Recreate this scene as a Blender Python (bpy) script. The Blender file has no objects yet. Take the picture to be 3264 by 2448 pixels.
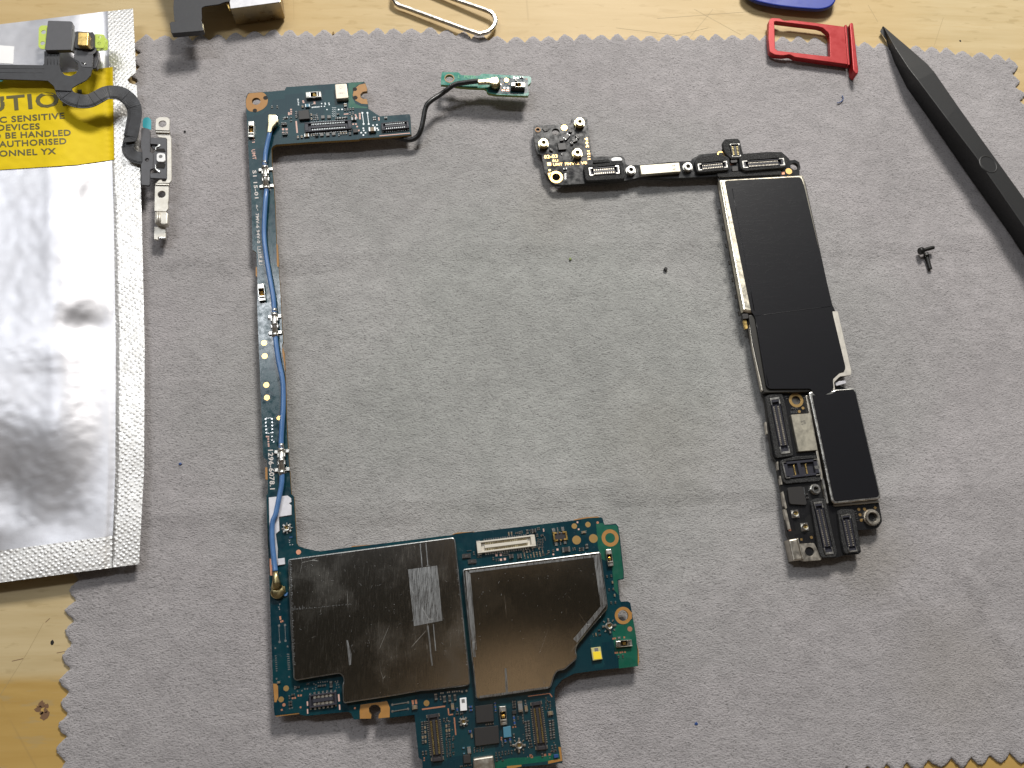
import bpy, bmesh, math, random
import numpy as np
from mathutils import Vector, Matrix, noise
from mathutils.geometry import tessellate_polygon
random.seed(7)
S = bpy.context.scene
COL = S.collection
# ------------------------------------------------------------------ camera (1 unit = 1 cm)
IW, IH, FP = 3264.0, 2448.0, 2780.0
PITCH, ROLL, DIST = math.radians(17.0), math.radians(-3.3), 19.0
RC = Matrix.Rotation(PITCH, 3, 'X') @ Matrix.Rotation(ROLL, 3, 'Y')
CAM = -(RC @ Vector((0, 0, -1))) * DIST
cd = bpy.data.cameras.new('camera'); cam = bpy.data.objects.new('camera', cd); COL.objects.link(cam)
cam.matrix_world = Matrix.Translation(CAM) @ RC.to_4x4()
cd.sensor_width = 36.0; cd.lens = 36.0 * FP / IW; cd.clip_start = 0.1; cd.clip_end = 2000
S.camera = cam
# ------------------------------------------------------------------ room light and lamps
wd = bpy.data.worlds.new('World'); S.world = wd; wd.use_nodes = True
wn = wd.node_tree; wn.nodes.clear()
wo = wn.nodes.new('ShaderNodeOutputWorld'); wb = wn.nodes.new('ShaderNodeBackground')
wn.links.new(wb.outputs[0], wo.inputs[0])
tc = wn.nodes.new('ShaderNodeTexCoord'); sp = wn.nodes.new('ShaderNodeSeparateXYZ')
wn.links.new(tc.outputs['Generated'], sp.inputs[0])
cr = wn.nodes.new('ShaderNodeValToRGB')          # dim room: dark ceiling and people above, paler walls to the far side
ad = wn.nodes.new('ShaderNodeMath'); ad.operation = 'MULTIPLY_ADD'; ad.inputs[1].default_value = 0.5; ad.inputs[2].default_value = 0.5
wn.links.new(sp.outputs['Y'], ad.inputs[0]); wn.links.new(ad.outputs[0], cr.inputs[0])
e = cr.color_ramp.elements
e[0].position = 0.0; e[0].color = (.12, .10, .085, 1)
e[1].position = 1.0; e[1].color = (.25, .25, .24, 1)
for p_, c_ in ((.38, (.10, .08, .06, 1)), (.485, (.022, .019, .015, 1)), (.548, (.026, .023, .019, 1)), (.570, (.10, .10, .11, 1)), (.61, (.13, .13, .14, 1)), (.66, (.14, .15, .16, 1)), (.78, (.50, .52, .55, 1)), (.87, (.26, .27, .28, 1))):
    q = e.new(p_); q.color = c_
prev = cr.outputs[0]      # someone leaning over the table: warm skin tones overhead; last, bright patch is added for sheen on the teal board
for d_, r0, r1, c_ in (((.07, -.10, .992), .095, .125, (.32, .23, .15, 1)), ((.055, .142, .988), .035, .060, (.25, .18, .12, 1)), ((-.155, .555, .817), .05, .22, (1.7, 1.8, 1.8, 1))):
    vd = wn.nodes.new('ShaderNodeVectorMath'); vd.operation = 'DISTANCE'; vd.inputs[1].default_value = d_
    wn.links.new(tc.outputs['Generated'], vd.inputs[0])
    mr = wn.nodes.new('ShaderNodeMapRange'); mr.inputs['From Min'].default_value = r0; mr.inputs['From Max'].default_value = r1
    mr.inputs['To Min'].default_value = 1; mr.inputs['To Max'].default_value = 0; wn.links.new(vd.outputs['Value'], mr.inputs['Value'])
    mx = wn.nodes.new('ShaderNodeMix'); mx.data_type = 'RGBA'; wn.links.new(mr.outputs[0], mx.inputs[0]); wn.links.new(prev, mx.inputs[6]); mx.inputs[7].default_value = c_
    prev = mx.outputs[2]
wn.links.new(prev, wb.inputs[0]); wb.inputs[1].default_value = 1.0

def area(name, loc, target, sx, sy, power, col):
    l = bpy.data.lights.new(name, 'AREA'); l.shape = 'RECTANGLE'; l.size = sx; l.size_y = sy; l.energy = power; l.color = col
    o = bpy.data.objects.new(name, l); COL.objects.link(o); o.location = loc
    o.rotation_euler = (Vector(target) - Vector(loc)).to_track_quat('-Z', 'Y').to_euler()
    return o
area('desk_lamp_light', (11, 48, 41), (11, 2, 0), 13.0, 10.0, 46500, (1.0, .965, .91))
area('ceiling_tube_light', (-57, 49, 122), (-57, 2, 0), 66, 10, 52000, (.93, .96, 1.0))
S.view_settings.view_transform = 'Standard'; S.view_settings.look = 'None'
S.view_settings.exposure = 0.0; S.view_settings.gamma = 1.0
try: S.view_settings.use_curve_mapping = False
except Exception: pass
S.render.engine = 'CYCLES'
S.cycles.max_bounces = 6; S.cycles.diffuse_bounces = 3; S.cycles.glossy_bounces = 3
S.cycles.use_denoising = True

# ------------------------------------------------------------------ photo plane helpers
CR = dict(o=(0,0,1.47559), s=(0,0,1.0), c1=(0,0,.27125), c2=(0,350,.27125), c3=(500,0,.27125), c4=(750,230,.27125), c5=(1150,0,.27125),
          c6=(0,700,.7229), c7=(700,600,.36145), c8=(700,1150,.36145), d1=(840,1600,.31646), d2=(840,1980,.25316),
          d3=(1280,2130,.24864), d4=(1440,1620,.28931), d5=(1680,360,.22604), d6=(2130,400,.22604), d7=(2250,520,.45215),
          d8=(2380,1180,.39185), e1=(2350,0,.4132), e2=(2700,50,.51226), e3=(0,1750,.42076), e4=(2000,1700,.57143),
          e5=(2000,800,.09042), e8=(2880,740,.09643), f1=(940,330,.18083), f2=(1640,1640,.09042), f3=(1840,1940,.13261),
          f4=(430,360,.15668), f5=(1400,220,.13562))
def K(c, *pts):
    x0, y0, s = CR[c]
    return [(x0 + x*s, y0 + y*s) for x, y in pts]
def W(p, z=0.0):
    d = RC @ Vector((p[0] - IW/2, -(p[1] - IH/2), -FP))
    t = (z - CAM.z) / d.z
    return CAM + d * t
def WS(pts, z): return [W(p, z) for p in pts]
def scl(p, z): return (W((p[0]+5, p[1]), z) - W((p[0]-5, p[1]), z)).length / 10.0

# ------------------------------------------------------------------ mesh builder
def area2(p): return sum(p[i][0]*p[(i+1) % len(p)][1] - p[(i+1) % len(p)][0]*p[i][1] for i in range(len(p))) / 2
def inset(pts, d):
    n = len(pts); out = []
    for i in range(n):
        a, b, c = Vector(pts[i-1][:2]), Vector(pts[i][:2]), Vector(pts[(i+1) % n][:2])
        e1 = (b-a); e2 = (c-b)
        if e1.length < 1e-6 or e2.length < 1e-6: out.append((b.x, b.y)); continue
        e1.normalize(); e2.normalize()
        n1 = Vector((-e1.y, e1.x)); n2 = Vector((-e2.y, e2.x)); m = n1 + n2
        if m.length < .2: out.append((b.x + n1.x*d, b.y + n1.y*d)); continue
        m.normalize(); k = d / max(.45, m.dot(n1))
        out.append((b.x + m.x*k, b.y + m.y*k))
    return out
def rounded(pts, r, n=3):
    """round the corners of a world-space polygon"""
    out = []; N = len(pts)
    for i in range(N):
        a, b, c = Vector(pts[i-1][:2]), Vector(pts[i][:2]), Vector(pts[(i+1) % N][:2])
        la, lc = (a-b).length, (c-b).length
        rr = min(r, la*.45, lc*.45)
        if rr < 1e-5: out.append((b.x, b.y)); continue
        p0 = b + (a-b)/la*rr; p1 = b + (c-b)/lc*rr
        for k in range(n+1):
            t = k/n; q = p0*(1-t)**2 + b*2*t*(1-t) + p1*t*t; out.append((q.x, q.y))
    return out
def circ(c, r, n=24, a0=0): return [(c[0]+r*math.cos(a0+2*math.pi*i/n), c[1]+r*math.sin(a0+2*math.pi*i/n)) for i in range(n)]
class MB:
    def __init__(s): s.v = []; s.f = []; s.m = []; s.sm = []
    def add(s, vs, fs, mi=0, smooth=False):
        o = len(s.v); s.v += [tuple(v) for v in vs]
        for f in fs: s.f.append([o+i for i in f]); s.m.append(mi); s.sm.append(smooth)
    def prism(s, pts, z0, z1, mi=0, side=None, holes=(), bev=0.0, bottom=True, bmi=None):
        bmi = mi if bmi is None else bmi
        pts = [(p[0], p[1]) for p in pts]
        if area2(pts) < 0: pts = pts[::-1]
        side = mi if side is None else side
        hs = []
        for h in holes:
            h = [(p[0], p[1]) for p in h]
            if area2(h) > 0: h = h[::-1]
            hs.append(h)
        loops = [pts] + hs
        tops = [inset(l, bev) if bev else l for l in loops]
        mids = [inset(l, bev*.42) for l in loops] if bev >= .01 else None
        def cap(ls, z, m, flip):
            flat = [Vector((x, y, 0)) for l in ls for x, y in l]
            tr = tessellate_polygon([[Vector((x, y, 0)) for x, y in l] for l in ls])
            fs = []
            for t in tr:
                a, b, c = (flat[i] for i in t)
                ar = (b-a).cross(c-a).z
                if abs(ar) < 1e-12: continue
                t = list(t)
                if (ar < 0) != flip: t = t[::-1]
                fs.append(t)
            s.add([(v.x, v.y, z) for v in flat], fs, m)
        cap(tops, z1, mi, False)
        if bottom: cap(loops, z0, side, True)
        for k_, (l, t) in enumerate(zip(loops, tops)):
            n = len(l); zb = z1 - bev
            if mids:
                q = mids[k_]; zm = z1-bev*.21; zb = z1-bev*.75
                s.add([(x, y, zb) for x, y in l] + [(x, y, zm) for x, y in q] + [(x, y, z1) for x, y in t], [[i, (i+1) % n, n+(i+1) % n, n+i] for i in range(n)] + [[n+i, n+(i+1) % n, 2*n+(i+1) % n, 2*n+i] for i in range(n)], bmi)
            elif bev:
                s.add([(x, y, zb) for x, y in l] + [(x, y, z1) for x, y in t], [[i, (i+1) % n, n+(i+1) % n, n+i] for i in range(n)], mi)
            s.add([(x, y, z0) for x, y in l] + [(x, y, zb) for x, y in l], [[i, (i+1) % n, n+(i+1) % n, n+i] for i in range(n)], side)
    def flat(s, pts, z, mi=0, holes=()):
        s.prism(pts, z-.0015, z, mi, holes=holes, bottom=False)
    def lathe(s, c, prof, mi=0, n=28, smooth=False):
        vs = []; m = len(prof)
        for i in range(n):
            a = 2*math.pi*i/n
            for r, z in prof: vs.append((c[0]+r*math.cos(a), c[1]+r*math.sin(a), z))
        fs = [[i*m+j, ((i+1) % n)*m+j, ((i+1) % n)*m+j+1, i*m+j+1] for i in range(n) for j in range(m-1)]
        s.add(vs, fs, mi, smooth)
    def box(s, c, u, L, Wd, z0, z1, mi=0, bev=0.0, rnd=0):
        u = Vector((u[0], u[1])).normalized(); v = Vector((-u.y, u.x)); c = Vector((c[0], c[1]))
        p = [c-u*L/2-v*Wd/2, c+u*L/2-v*Wd/2, c+u*L/2+v*Wd/2, c-u*L/2+v*Wd/2]
        if rnd: p = rounded(p, rnd)
        s.prism(p, z0, z1, mi, bev=bev)
    def tube(s, path, r, mi=0, n=12, cap=True, sq=False, flat=1.0):
        path = [Vector(p) for p in path]; vs = []; N = len(path)
        for i, p in enumerate(path):
            t = (path[min(i+1, N-1)] - path[max(i-1, 0)]).normalized()
            a = t.cross(Vector((0, 0, 1)))
            if a.length < 1e-3: a = Vector((1, 0, 0))
            a.normalize(); b = a.cross(t).normalized()
            rr = r[i] if isinstance(r, (list, tuple)) else r
            for k in range(n):
                an = 2*math.pi*(k+(.5 if sq else 0))/n
                vs.append(p + a*math.cos(an)*rr + b*math.sin(an)*rr*flat)
        fs = [[i*n+k, i*n+(k+1) % n, (i+1)*n+(k+1) % n, (i+1)*n+k] for i in range(N-1) for k in range(n)]
        s.add(vs, fs, mi, not sq)
        if cap: s.add(vs[:n], [list(range(n))[::-1]], mi); s.add(vs[-n:], [list(range(n))], mi)
    def build(s, name, mats, parent=None, loc=None, recalc=True):
        v = np.array(s.v, dtype=float)
        if loc is None:
            loc = (v.min(0)+v.max(0))/2
            if parent is None: loc[2] = v[:, 2].min()
        loc = Vector(loc)
        me = bpy.data.meshes.new(name); me.from_pydata([tuple(Vector(p)-loc) for p in s.v], [], s.f)
        for m in (mats if isinstance(mats, (list, tuple)) else [mats]): me.materials.append(m)
        me.polygons.foreach_set('material_index', s.m); me.polygons.foreach_set('use_smooth', s.sm)
        if recalc:
            b = bmesh.new(); b.from_mesh(me); bmesh.ops.remove_doubles(b, verts=b.verts, dist=1e-6)
            bmesh.ops.recalc_face_normals(b, faces=b.faces); b.to_mesh(me); b.free()
        o = bpy.data.objects.new(name, me); COL.objects.link(o)
        put(o, loc, parent); return o
WL = {}
def put(o, loc, parent=None):
    WL[o.name] = Vector(loc)
    if parent is not None: o.parent = parent; o.location = Vector(loc) - WL[parent.name]
    else: o.location = loc
def thing(name, label, cat, loc, group=None):
    o = bpy.data.objects.new(name, None); COL.objects.link(o); o.empty_display_size = .3; put(o, loc)
    tag(o, label, cat, group); return o
def tag(o, label=None, cat=None, group=None, kind=None):
    if label: o['label'] = label
    if cat: o['category'] = cat
    if group: o['group'] = group
    if kind: o['kind'] = kind
    return o
class Q:
    """bilinear frame on four photo points lying in plane z: (u,v) -> world xy; u runs point0->point1, v point0->point3"""
    def __init__(s, pts, z): s.p = [Vector((w.x, w.y)) for w in WS(pts, z)]
    def __call__(s, u, v):
        a, b, c, d = s.p
        return (a*(1-u)+b*u)*(1-v) + (d*(1-u)+c*u)*v
    def box(s, mb, u0, u1, v0, v1, z0, z1, mi=0, bev=0.0, rnd=0, holes=()):
        p = [s(u0, v0), s(u1, v0), s(u1, v1), s(u0, v1)]
        if rnd: p = rounded(p, rnd)
        mb.prism(p, z0, z1, mi, bev=bev, holes=holes)
def spline(pts, n=8):
    P = [Vector(p) for p in pts]; out = []
    for i in range(len(P)-1):
        p0 = P[max(i-1, 0)]; p1 = P[i]; p2 = P[i+1]; p3 = P[min(i+2, len(P)-1)]
        for k in range(n):
            t = k/n
            out.append(.5*((2*p1)+(p2-p0)*t+(2*p0-5*p1+4*p2-p3)*t*t+(3*p1-p0-3*p2+p3)*t**3))
    out.append(P[-1]); return out

# ------------------------------------------------------------------ materials
def mat(name, col=(.5, .5, .5), rough=.5, metal=0.0, spec=.5, **kw):
    m = bpy.data.materials.new(name); m.use_nodes = True
    b = m.node_tree.nodes['Principled BSDF']
    b.inputs['Base Color'].default_value = (*col, 1); b.inputs['Roughness'].default_value = rough
    b.inputs['Metallic'].default_value = metal; b.inputs['Specular IOR Level'].default_value = spec
    for k, v in kw.items(): b.inputs[k.replace('_', ' ')].default_value = v
    return m
class N:
    def __init__(s, m): s.t = m.node_tree; s.b = s.t.nodes['Principled BSDF']; s.co = s.t.nodes.new('ShaderNodeTexCoord').outputs['Object']
    def n(s, t, **kw):
        x = s.t.nodes.new(t)
        for k, v in kw.items():
            if k.startswith('i_'):
                k = k[2:].replace('_', ' ')
                if hasattr(v, 'is_linked'): s.t.links.new(v, x.inputs[k])
                else: x.inputs[k].default_value = v
            else: setattr(x, k, v)
        return x
    def l(s, a, b): s.t.links.new(a, b)
    def map(s, scale, rot=(0, 0, 0)):
        x = s.n('ShaderNodeMapping'); x.inputs['Scale'].default_value = scale; x.inputs['Rotation'].default_value = rot
        s.l(s.co, x.inputs['Vector']); return x.outputs[0]
    def noise(s, scale, detail=3, rough=.55, vec=None, dist=0):
        x = s.n('ShaderNodeTexNoise'); x.inputs['Scale'].default_value = scale; x.inputs['Detail'].default_value = detail
        x.inputs['Roughness'].default_value = rough; x.inputs['Distortion'].default_value = dist
        s.l(vec if vec is not None else s.co, x.inputs['Vector']); return x.outputs['Fac']
    def ramp(s, fac, *st, interp='LINEAR'):
        x = s.n('ShaderNodeValToRGB'); s.l(fac, x.inputs[0]); cr = x.color_ramp; cr.interpolation = interp
        while len(cr.elements) < len(st): cr.elements.new(.5)
        for el, (p, c) in zip(cr.elements, st):
            el.position = p; el.color = (c, c, c, 1) if not isinstance(c, tuple) else (*c, 1)
        return x.outputs[0]
    def mix(s, fac, a, b, mode='MIX'):
        x = s.n('ShaderNodeMix', data_type='RGBA', blend_type=mode)
        for v, i in ((fac, 0), (a, 6), (b, 7)):
            if hasattr(v, 'is_linked'): s.l(v, x.inputs[i])
            elif i == 0: x.inputs[0].default_value = v
            else: x.inputs[i].default_value = (*v, 1)
        return x.outputs[2]
    def math(s, op, a, b=0.0):
        x = s.n('ShaderNodeMath', operation=op)
        for v, i in ((a, 0), (b, 1)):
            if hasattr(v, 'is_linked'): s.l(v, x.inputs[i])
            else: x.inputs[i].default_value = v
        return x.outputs[0]
    def bump(s, h, strength=.5, dist=.01, nrm=None):
        x = s.n('ShaderNodeBump'); x.inputs['Strength'].default_value = strength; x.inputs['Distance'].default_value = dist
        s.l(h, x.inputs['Height'])
        if nrm is not None: s.l(nrm, x.inputs['Normal'])
        s.l(x.outputs[0], s.b.inputs['Normal']); return x.outputs[0]
    def col(s, c): s.l(c, s.b.inputs['Base Color'])
    def rough(s, c): s.l(c, s.b.inputs['Roughness'])
M = {}
def basic(k, *a, **kw): M[k] = mat(k, *a, **kw)
# painted / plated materials with a little irregular wear
def worn(k, col, rough, metal, scale=6, var=.25, bump=.0, **kw):
    m = mat(k, col, rough, metal, **kw); n = N(m)
    f = n.noise(scale, 5, .65)
    n.rough(n.ramp(f, (.3, max(.05, rough-var*.6)), (.7, min(1, rough+var))))
    n.col(n.mix(n.noise(scale*2.3, 4), tuple(c*.82 for c in col), tuple(min(1, c*1.12) for c in col)))
    if bump: n.bump(n.noise(scale*4, 4), .5, bump)
    M[k] = m; return m
def soldermask(k, c_lo, c_hi, rough=.3, c_edge=None):
    m = mat(k, c_lo, rough, 0, .5); n = N(m)
    blocks = n.n('ShaderNodeTexVoronoi', distance='CHEBYCHEV'); blocks.inputs['Scale'].default_value = 2.2
    n.l(n.map((1, 1, .01), (0, 0, math.radians(-6))), blocks.inputs['Vector'])
    sep = n.n('ShaderNodeSeparateColor'); n.l(blocks.outputs['Color'], sep.inputs[0])
    tr = n.n('ShaderNodeTexWave', wave_type='BANDS'); tr.inputs['Scale'].default_value = 5.5; tr.inputs['Distortion'].default_value = 2.5
    n.l(n.map((1, .4, 1)), tr.inputs['Vector'])
    a = n.mix(n.ramp(sep.outputs[0], (.35, 0.0), (.65, 1.0)), c_lo, c_hi)
    a2 = n.mix(n.ramp(tr.outputs['Fac'], (.80, 0.0), (.9, .35)), a, c_hi)
    n.col(a2); n.rough(n.ramp(n.noise(9, 5), (.3, rough-.06), (.75, rough+.14)))
    n.bump(n.mix(.5, a2, n.noise(40, 3)), .10, .005)
    M[k] = m
soldermask('soldermask_blue', (.0028, .026, .038), (.004, .036, .046), .17)
soldermask('soldermask_green', (.002, .075, .045), (.003, .09, .055), .34)
soldermask('soldermask_bright_green', (.005, .17, .13), (.01, .20, .14), .20)
soldermask('soldermask_black', (.012, .012, .013), (.018, .018, .018), .17)
worn('bare_laminate', (.36, .175, .042), .42, 0, 5, .2)
worn('laminate_edge', (.22, .125, .02), .6, 0, 14, .2)
worn('green_edge', (.20, .27, .07), .6, 0, 14, .2)
basic('black_edge', (.02, .018, .014), .5)
basic('gold_pad', (.95, .62, .24), .32, 1.0)
basic('copper_pad', (.78, .36, .22), .38, .85)
basic('solder', (.66, .67, .66), .26, 1.0)
basic('white_print', (.62, .58, .55), .6)
basic('pink_print', (.62, .40, .34), .6)
basic('gold_print', (.90, .58, .24), .35, .8)
basic('dark_print', (.10, .085, .02), .6)
basic('faint_print', (.06, .33, .16), .5)
basic('etched_print', (.16, .15, .13), .5)
basic('hole_dark', (.012, .010, .008), .8)
basic('chip_black', (.022, .020, .019), .5)
basic('chip_grey', (.16, .16, .155), .5)
basic('ceramic_tan', (.20, .15, .09), .45)
basic('ceramic_dark', (.03, .026, .024), .45)
basic('ceramic_blue', (.02, .06, .20), .4)
basic('light_blue_component', (.06, .19, .27), .5)
basic('plastic_black', (.035, .033, .036), .38)
basic('plastic_slate', (.032, .032, .042), .35)
basic('plastic_cream', (.62, .58, .50), .45)
basic('contact_gold', (.62, .38, .13), .33, 1.0)
basic('dim_contact', (.22, .17, .10), .5, .8)
basic('yellow_phosphor', (.88, .66, .03), .5)
basic('led_body', (.50, .46, .20), .5)
basic('teal_film', (.05, .36, .42), .35)
basic('white_plastic', (.80, .80, .80), .35)
worn('white_metal', (.66, .65, .68), .42, .35, 5, .15)
worn('bright_steel', (.66, .645, .60), .27, 1.0, 8, .18)
worn('champagne_metal', (.80, .74, .60), .33, 1.0, 7, .18)
worn('bracket_metal', (.60, .57, .51), .5, .7, 6, .15)
worn('dull_nickel', (.55, .51, .44), .36, 1.0, 7, .2)
worn('label_metal', (.46, .43, .35), .42, .75, 9, .15)
worn('mic_metal', (.58, .52, .43), .46, .7, 9, .12)
worn('bronze_side', (.34, .27, .16), .32, 1.0, 6, .2)
worn('gold_plate', (.93, .63, .22), .26, 1.0, 8, .15)
worn('gold_pale', (.92, .80, .52), .24, 1.0, 8, .15)
worn('old_gold', (.50, .42, .22), .26, 1.0, 8, .15)
worn('black_rubber_cable', (.012, .012, .012), .33, 0, 12, .2, .004)
worn('flex_black', (.035, .035, .038), .48, 0, 5, .14, .003)
worn('flex_grey', (.085, .085, .092), .50, 0, 5, .12, .003)
worn('pick_blue', (.012, .035, .30), .42, 0, 5, .15)
worn('spudger_black', (.010, .010, .010), .5, 0, 22, .12, .004)
worn('screw_black', (.014, .013, .012), .4, .3, 20, .2)
basic('green_tape', (.55, .68, .10), .45)
M['green_tape'].node_tree.nodes['Principled BSDF'].inputs['Alpha'].default_value = .82
# red anodised aluminium
m = mat('red_anodised', (.33, .007, .008), .48, .25); n = N(m); n.bump(n.noise(120, 2), .2, .002)
n.rough(n.ramp(n.noise(7, 4), (.3, .3), (.7, .45))); M['red_anodised'] = m
# steel wire
m = mat('steel_wire', (.82, .78, .70), .2, 1.0); n = N(m); n.rough(n.ramp(n.noise(10, 4), (.3, .12), (.7, .34))); M['steel_wire'] = m
# blue cable
m = mat('blue_jacket', (.05, .15, .40), .3, .0, .6); n = N(m)
n.col(n.mix(n.ramp(n.noise(3, 4), (.35, 0.0), (.7, 1.0)), (.055, .14, .32), (.085, .19, .40))); n.bump(n.noise(30, 3), .2, .004); M['blue_jacket'] = m
# foam
m = mat('foam_black', (.016, .016, .016), .75); n = N(m); f = n.noise(55, 4, .7)
n.col(n.mix(n.ramp(f, (.50, 0.0), (.68, 1.0)), (.008, .008, .008), (.13, .13, .13))); n.bump(f, 1.0, .03); M['foam_black'] = m
# black graphite tape over shields
m = mat('graphite_tape', (.008, .008, .010), .36, 0, .28); n = N(m)
cz = n.ramp(n.noise(1.3, 3, .5, n.map((1, 4, 1), (0, 0, .5)), 2.0), (.485, 0.0), (.50, 1.0), (.515, 0.0))
n.bump(cz, .08, .008); M['graphite_tape'] = m
# stamped shield cans: dull mirror with scratches, rougher worn streaks catch the lamp
def shield_mat(k, col, base_r, streak, wear_lo, wear_hi, smear):
    m = mat(k, col, base_r, 1.0); n = N(m)
    fine = n.noise(3.0, 6, .75, n.map((26, 1.3, 1), (0, 0, math.radians(-4))))
    blot = n.noise(.9, 5, .6)
    vor = n.n('ShaderNodeTexVoronoi', feature='DISTANCE_TO_EDGE'); vor.inputs['Scale'].default_value = 1.1
    n.l(n.map((1, .45, 1), (0, 0, .7)), vor.inputs['Vector'])
    thin = n.ramp(vor.outputs['Distance'], (.0, 1.0), (.003, 0.0))
    gate = n.ramp(n.noise(1.7, 3), (.56, 0.0), (.62, 1.0))
    dots = n.ramp(n.noise(26, 2, .5), (.74, 0.0), (.78, 1.0))
    w = n.math('MAXIMUM', n.math('MULTIPLY', thin, gate), dots)
    a = n.math('ADD', n.ramp(fine, (wear_lo, 0.0), (wear_hi, streak)), n.ramp(blot, (.5, 0.0), (.75, smear)))
    r = n.math('ADD', n.math('ADD', a, n.math('MULTIPLY', w, .15)), base_r)
    n.rough(r); n.bump(n.mix(.5, fine, n.noise(1.1, 2)), .12, .01)
    n.col(n.mix(n.ramp(w, (0, 0.0), (1, .6)), col, (.75, .74, .70))); M[k] = m
shield_mat('shield_dark', (.44, .42, .37), .12, .16, .52, .8, .12)
shield_mat('shield_bronze', (.50, .47, .40), .09, .12, .55, .8, .06)
shield_mat('shield_scuffed', (.36, .365, .36), .20, .26, .38, .62, .12)
# shiny anti-static foil
def foil(k, dimple):
    m = mat(k, (.66, .64, .61) if dimple else (.60, .595, .62), .42, .80 if dimple else .88); n = N(m)
    cr2 = n.noise(.55, 4, .55, None, .5)
    if dimple:
        v = n.n('ShaderNodeTexVoronoi', feature='SMOOTH_F1'); v.inputs['Scale'].default_value = 12.0; v.inputs['Randomness'].default_value = .35
        v.inputs['Smoothness'].default_value = .4
        n.l(n.map((1, 1, .05), (0, 0, .6)), v.inputs['Vector'])
        h = n.ramp(v.outputs['Distance'], (.12, 1.0), (.45, 0.0))
        b1 = n.bump(h, .4, .014)
        n.bump(n.noise(9, 3), .12, .01, b1); n.rough(n.ramp(n.noise(5, 4), (.3, .34), (.7, .5)))
    else:
        b1 = n.bump(cr2, .15, .10)
        n.bump(n.noise(30, 3, .6, n.map((1, 3, 1))), .12, .01, b1); n.rough(n.ramp(n.noise(2, 4), (.3, .43), (.7, .52)))
    M[k] = m
foil('foil_panel', False); foil('foil_seal', True)
m = mat('yellow_label', (.80, .60, .012), .6, 0, .15); n = N(m); n.bump(n.noise(14, 3), .12, .01)
n.col(n.mix(n.noise(3, 4), (.66, .47, .006), (.74, .56, .010))); M['yellow_label'] = m
# suede-like microfibre
m = mat('microfibre', (.4, .4, .4), .95, 0, .2); n = N(m)
g1 = n.noise(24, 3, .6, n.map((1, 1.5, 1), (0, 0, .25)), .3); g2 = n.noise(52, 2, .6); g3 = n.noise(.30, 4, .6); g4 = n.noise(2.6, 4, .62, n.map((1, 1.4, 1), (0, 0, .5)), .4)
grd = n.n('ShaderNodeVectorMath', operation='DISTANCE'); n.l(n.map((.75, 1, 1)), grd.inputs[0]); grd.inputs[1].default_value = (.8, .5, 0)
cam_shading = n.math('ADD', grd.outputs['Value'], n.math('MULTIPLY', n.noise(.28, 3), 5.0))      # camera's colour shading painted in: grey-green middle, mauve towards the edges
base = n.mix(n.ramp(n.math('MULTIPLY', cam_shading, .1), (.50, 0.0), (.95, 1.0)), (.362, .366, .350), (.380, .358, .362))
base = n.mix(1.0, base, n.ramp(g3, (.32, .87), (.66, 1.05)), 'MULTIPLY')
base = n.mix(1.0, base, n.ramp(g4, (.30, .86), (.62, 1.04)), 'MULTIPLY')
for cx_, cy_, r_s, k_ in ((7.3, -3.6, 1.0, .42), (8.9, -6.1, 1.3, .25), (1.0, 4.3, 1.1, .20), (3.1, -1.3, 1.4, .20)):      # grubby marks
    dn = n.n('ShaderNodeVectorMath', operation='DISTANCE'); n.l(n.co, dn.inputs[0]); dn.inputs[1].default_value = (cx_, cy_, .06)
    dd = n.math('ADD', dn.outputs['Value'], n.math('MULTIPLY', n.noise(1.1, 4), r_s*.9))
    base = n.mix(n.math('MULTIPLY', n.ramp(n.math('MULTIPLY', dd, .5/r_s), (.42, 1.0), (.85, 0.0)), k_), base, (.20, .175, .135))
c1 = n.mix(n.ramp(g1, (.30, .95), (.46, 0.0)), base, (.17, .163, .16))
c2 = n.mix(n.ramp(g2, (.62, 0.0), (.85, .55)), c1, (.53, .52, .51))
n.col(c2); b1 = n.bump(g1, .9, .035); n.bump(n.mix(.5, g2, g4), .7, .018, b1)
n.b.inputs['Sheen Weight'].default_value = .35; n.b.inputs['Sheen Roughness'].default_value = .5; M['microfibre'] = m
# varnished pale wood
m = mat('varnished_wood', (.6, .45, .2), .5, 0, .28); n = N(m)
g = n.noise(1.2, 4, .6, n.map((.32, 3.2, 1), (0, 0, math.radians(2))), .4)
fl = n.noise(2.3, 3, .5, n.map((.75, 3.2, 1), (0, 0, math.radians(3))), .25)
fl2 = n.noise(7, 4, .6, n.map((.25, 3, 1), (0, 0, math.radians(3))))
sy = n.n('ShaderNodeSeparateXYZ'); n.l(n.co, sy.inputs[0])
stave = n.ramp(n.math('MULTIPLY_ADD', sy.outputs[1], .05), (.0, 0.0), (.01, 1.0))
lo_ = n.mix(n.ramp(g, (.3, 0.0), (.72, 1.0)), (.39, .245, .068), (.455, .30, .095)); hi_ = n.mix(n.ramp(g, (.3, 0.0), (.72, 1.0)), (.46, .355, .185), (.54, .43, .245))
c = n.mix(stave, lo_, hi_)      # two glued staves of different tone
c = n.mix(n.ramp(fl, (.585, 0.0), (.66, .5)), c, (.36, .27, .13))
c = n.mix(n.ramp(fl2, (.55, 0.0), (.75, .3)), c, (.44, .30, .12))
big = n.noise(.12, 2)
c = n.mix(n.ramp(big, (.42, .0), (.58, .35)), c, (.48, .30, .09))
vs = n.n('ShaderNodeTexVoronoi', feature='DISTANCE_TO_EDGE'); vs.inputs['Scale'].default_value = .32; n.l(n.map((1, .35, 1), (0, 0, .9)), vs.inputs['Vector'])
scr = n.ramp(vs.outputs['Distance'], (.0, .5), (.004, 0.0)); c = n.mix(n.math('MULTIPLY', scr, n.ramp(n.noise(.5, 3), (.52, 0.0), (.6, .7))), c, (.30, .20, .08))
n.col(c); n.bump(n.mix(.6, fl2, g), .15, .01); M['varnished_wood'] = m

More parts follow.
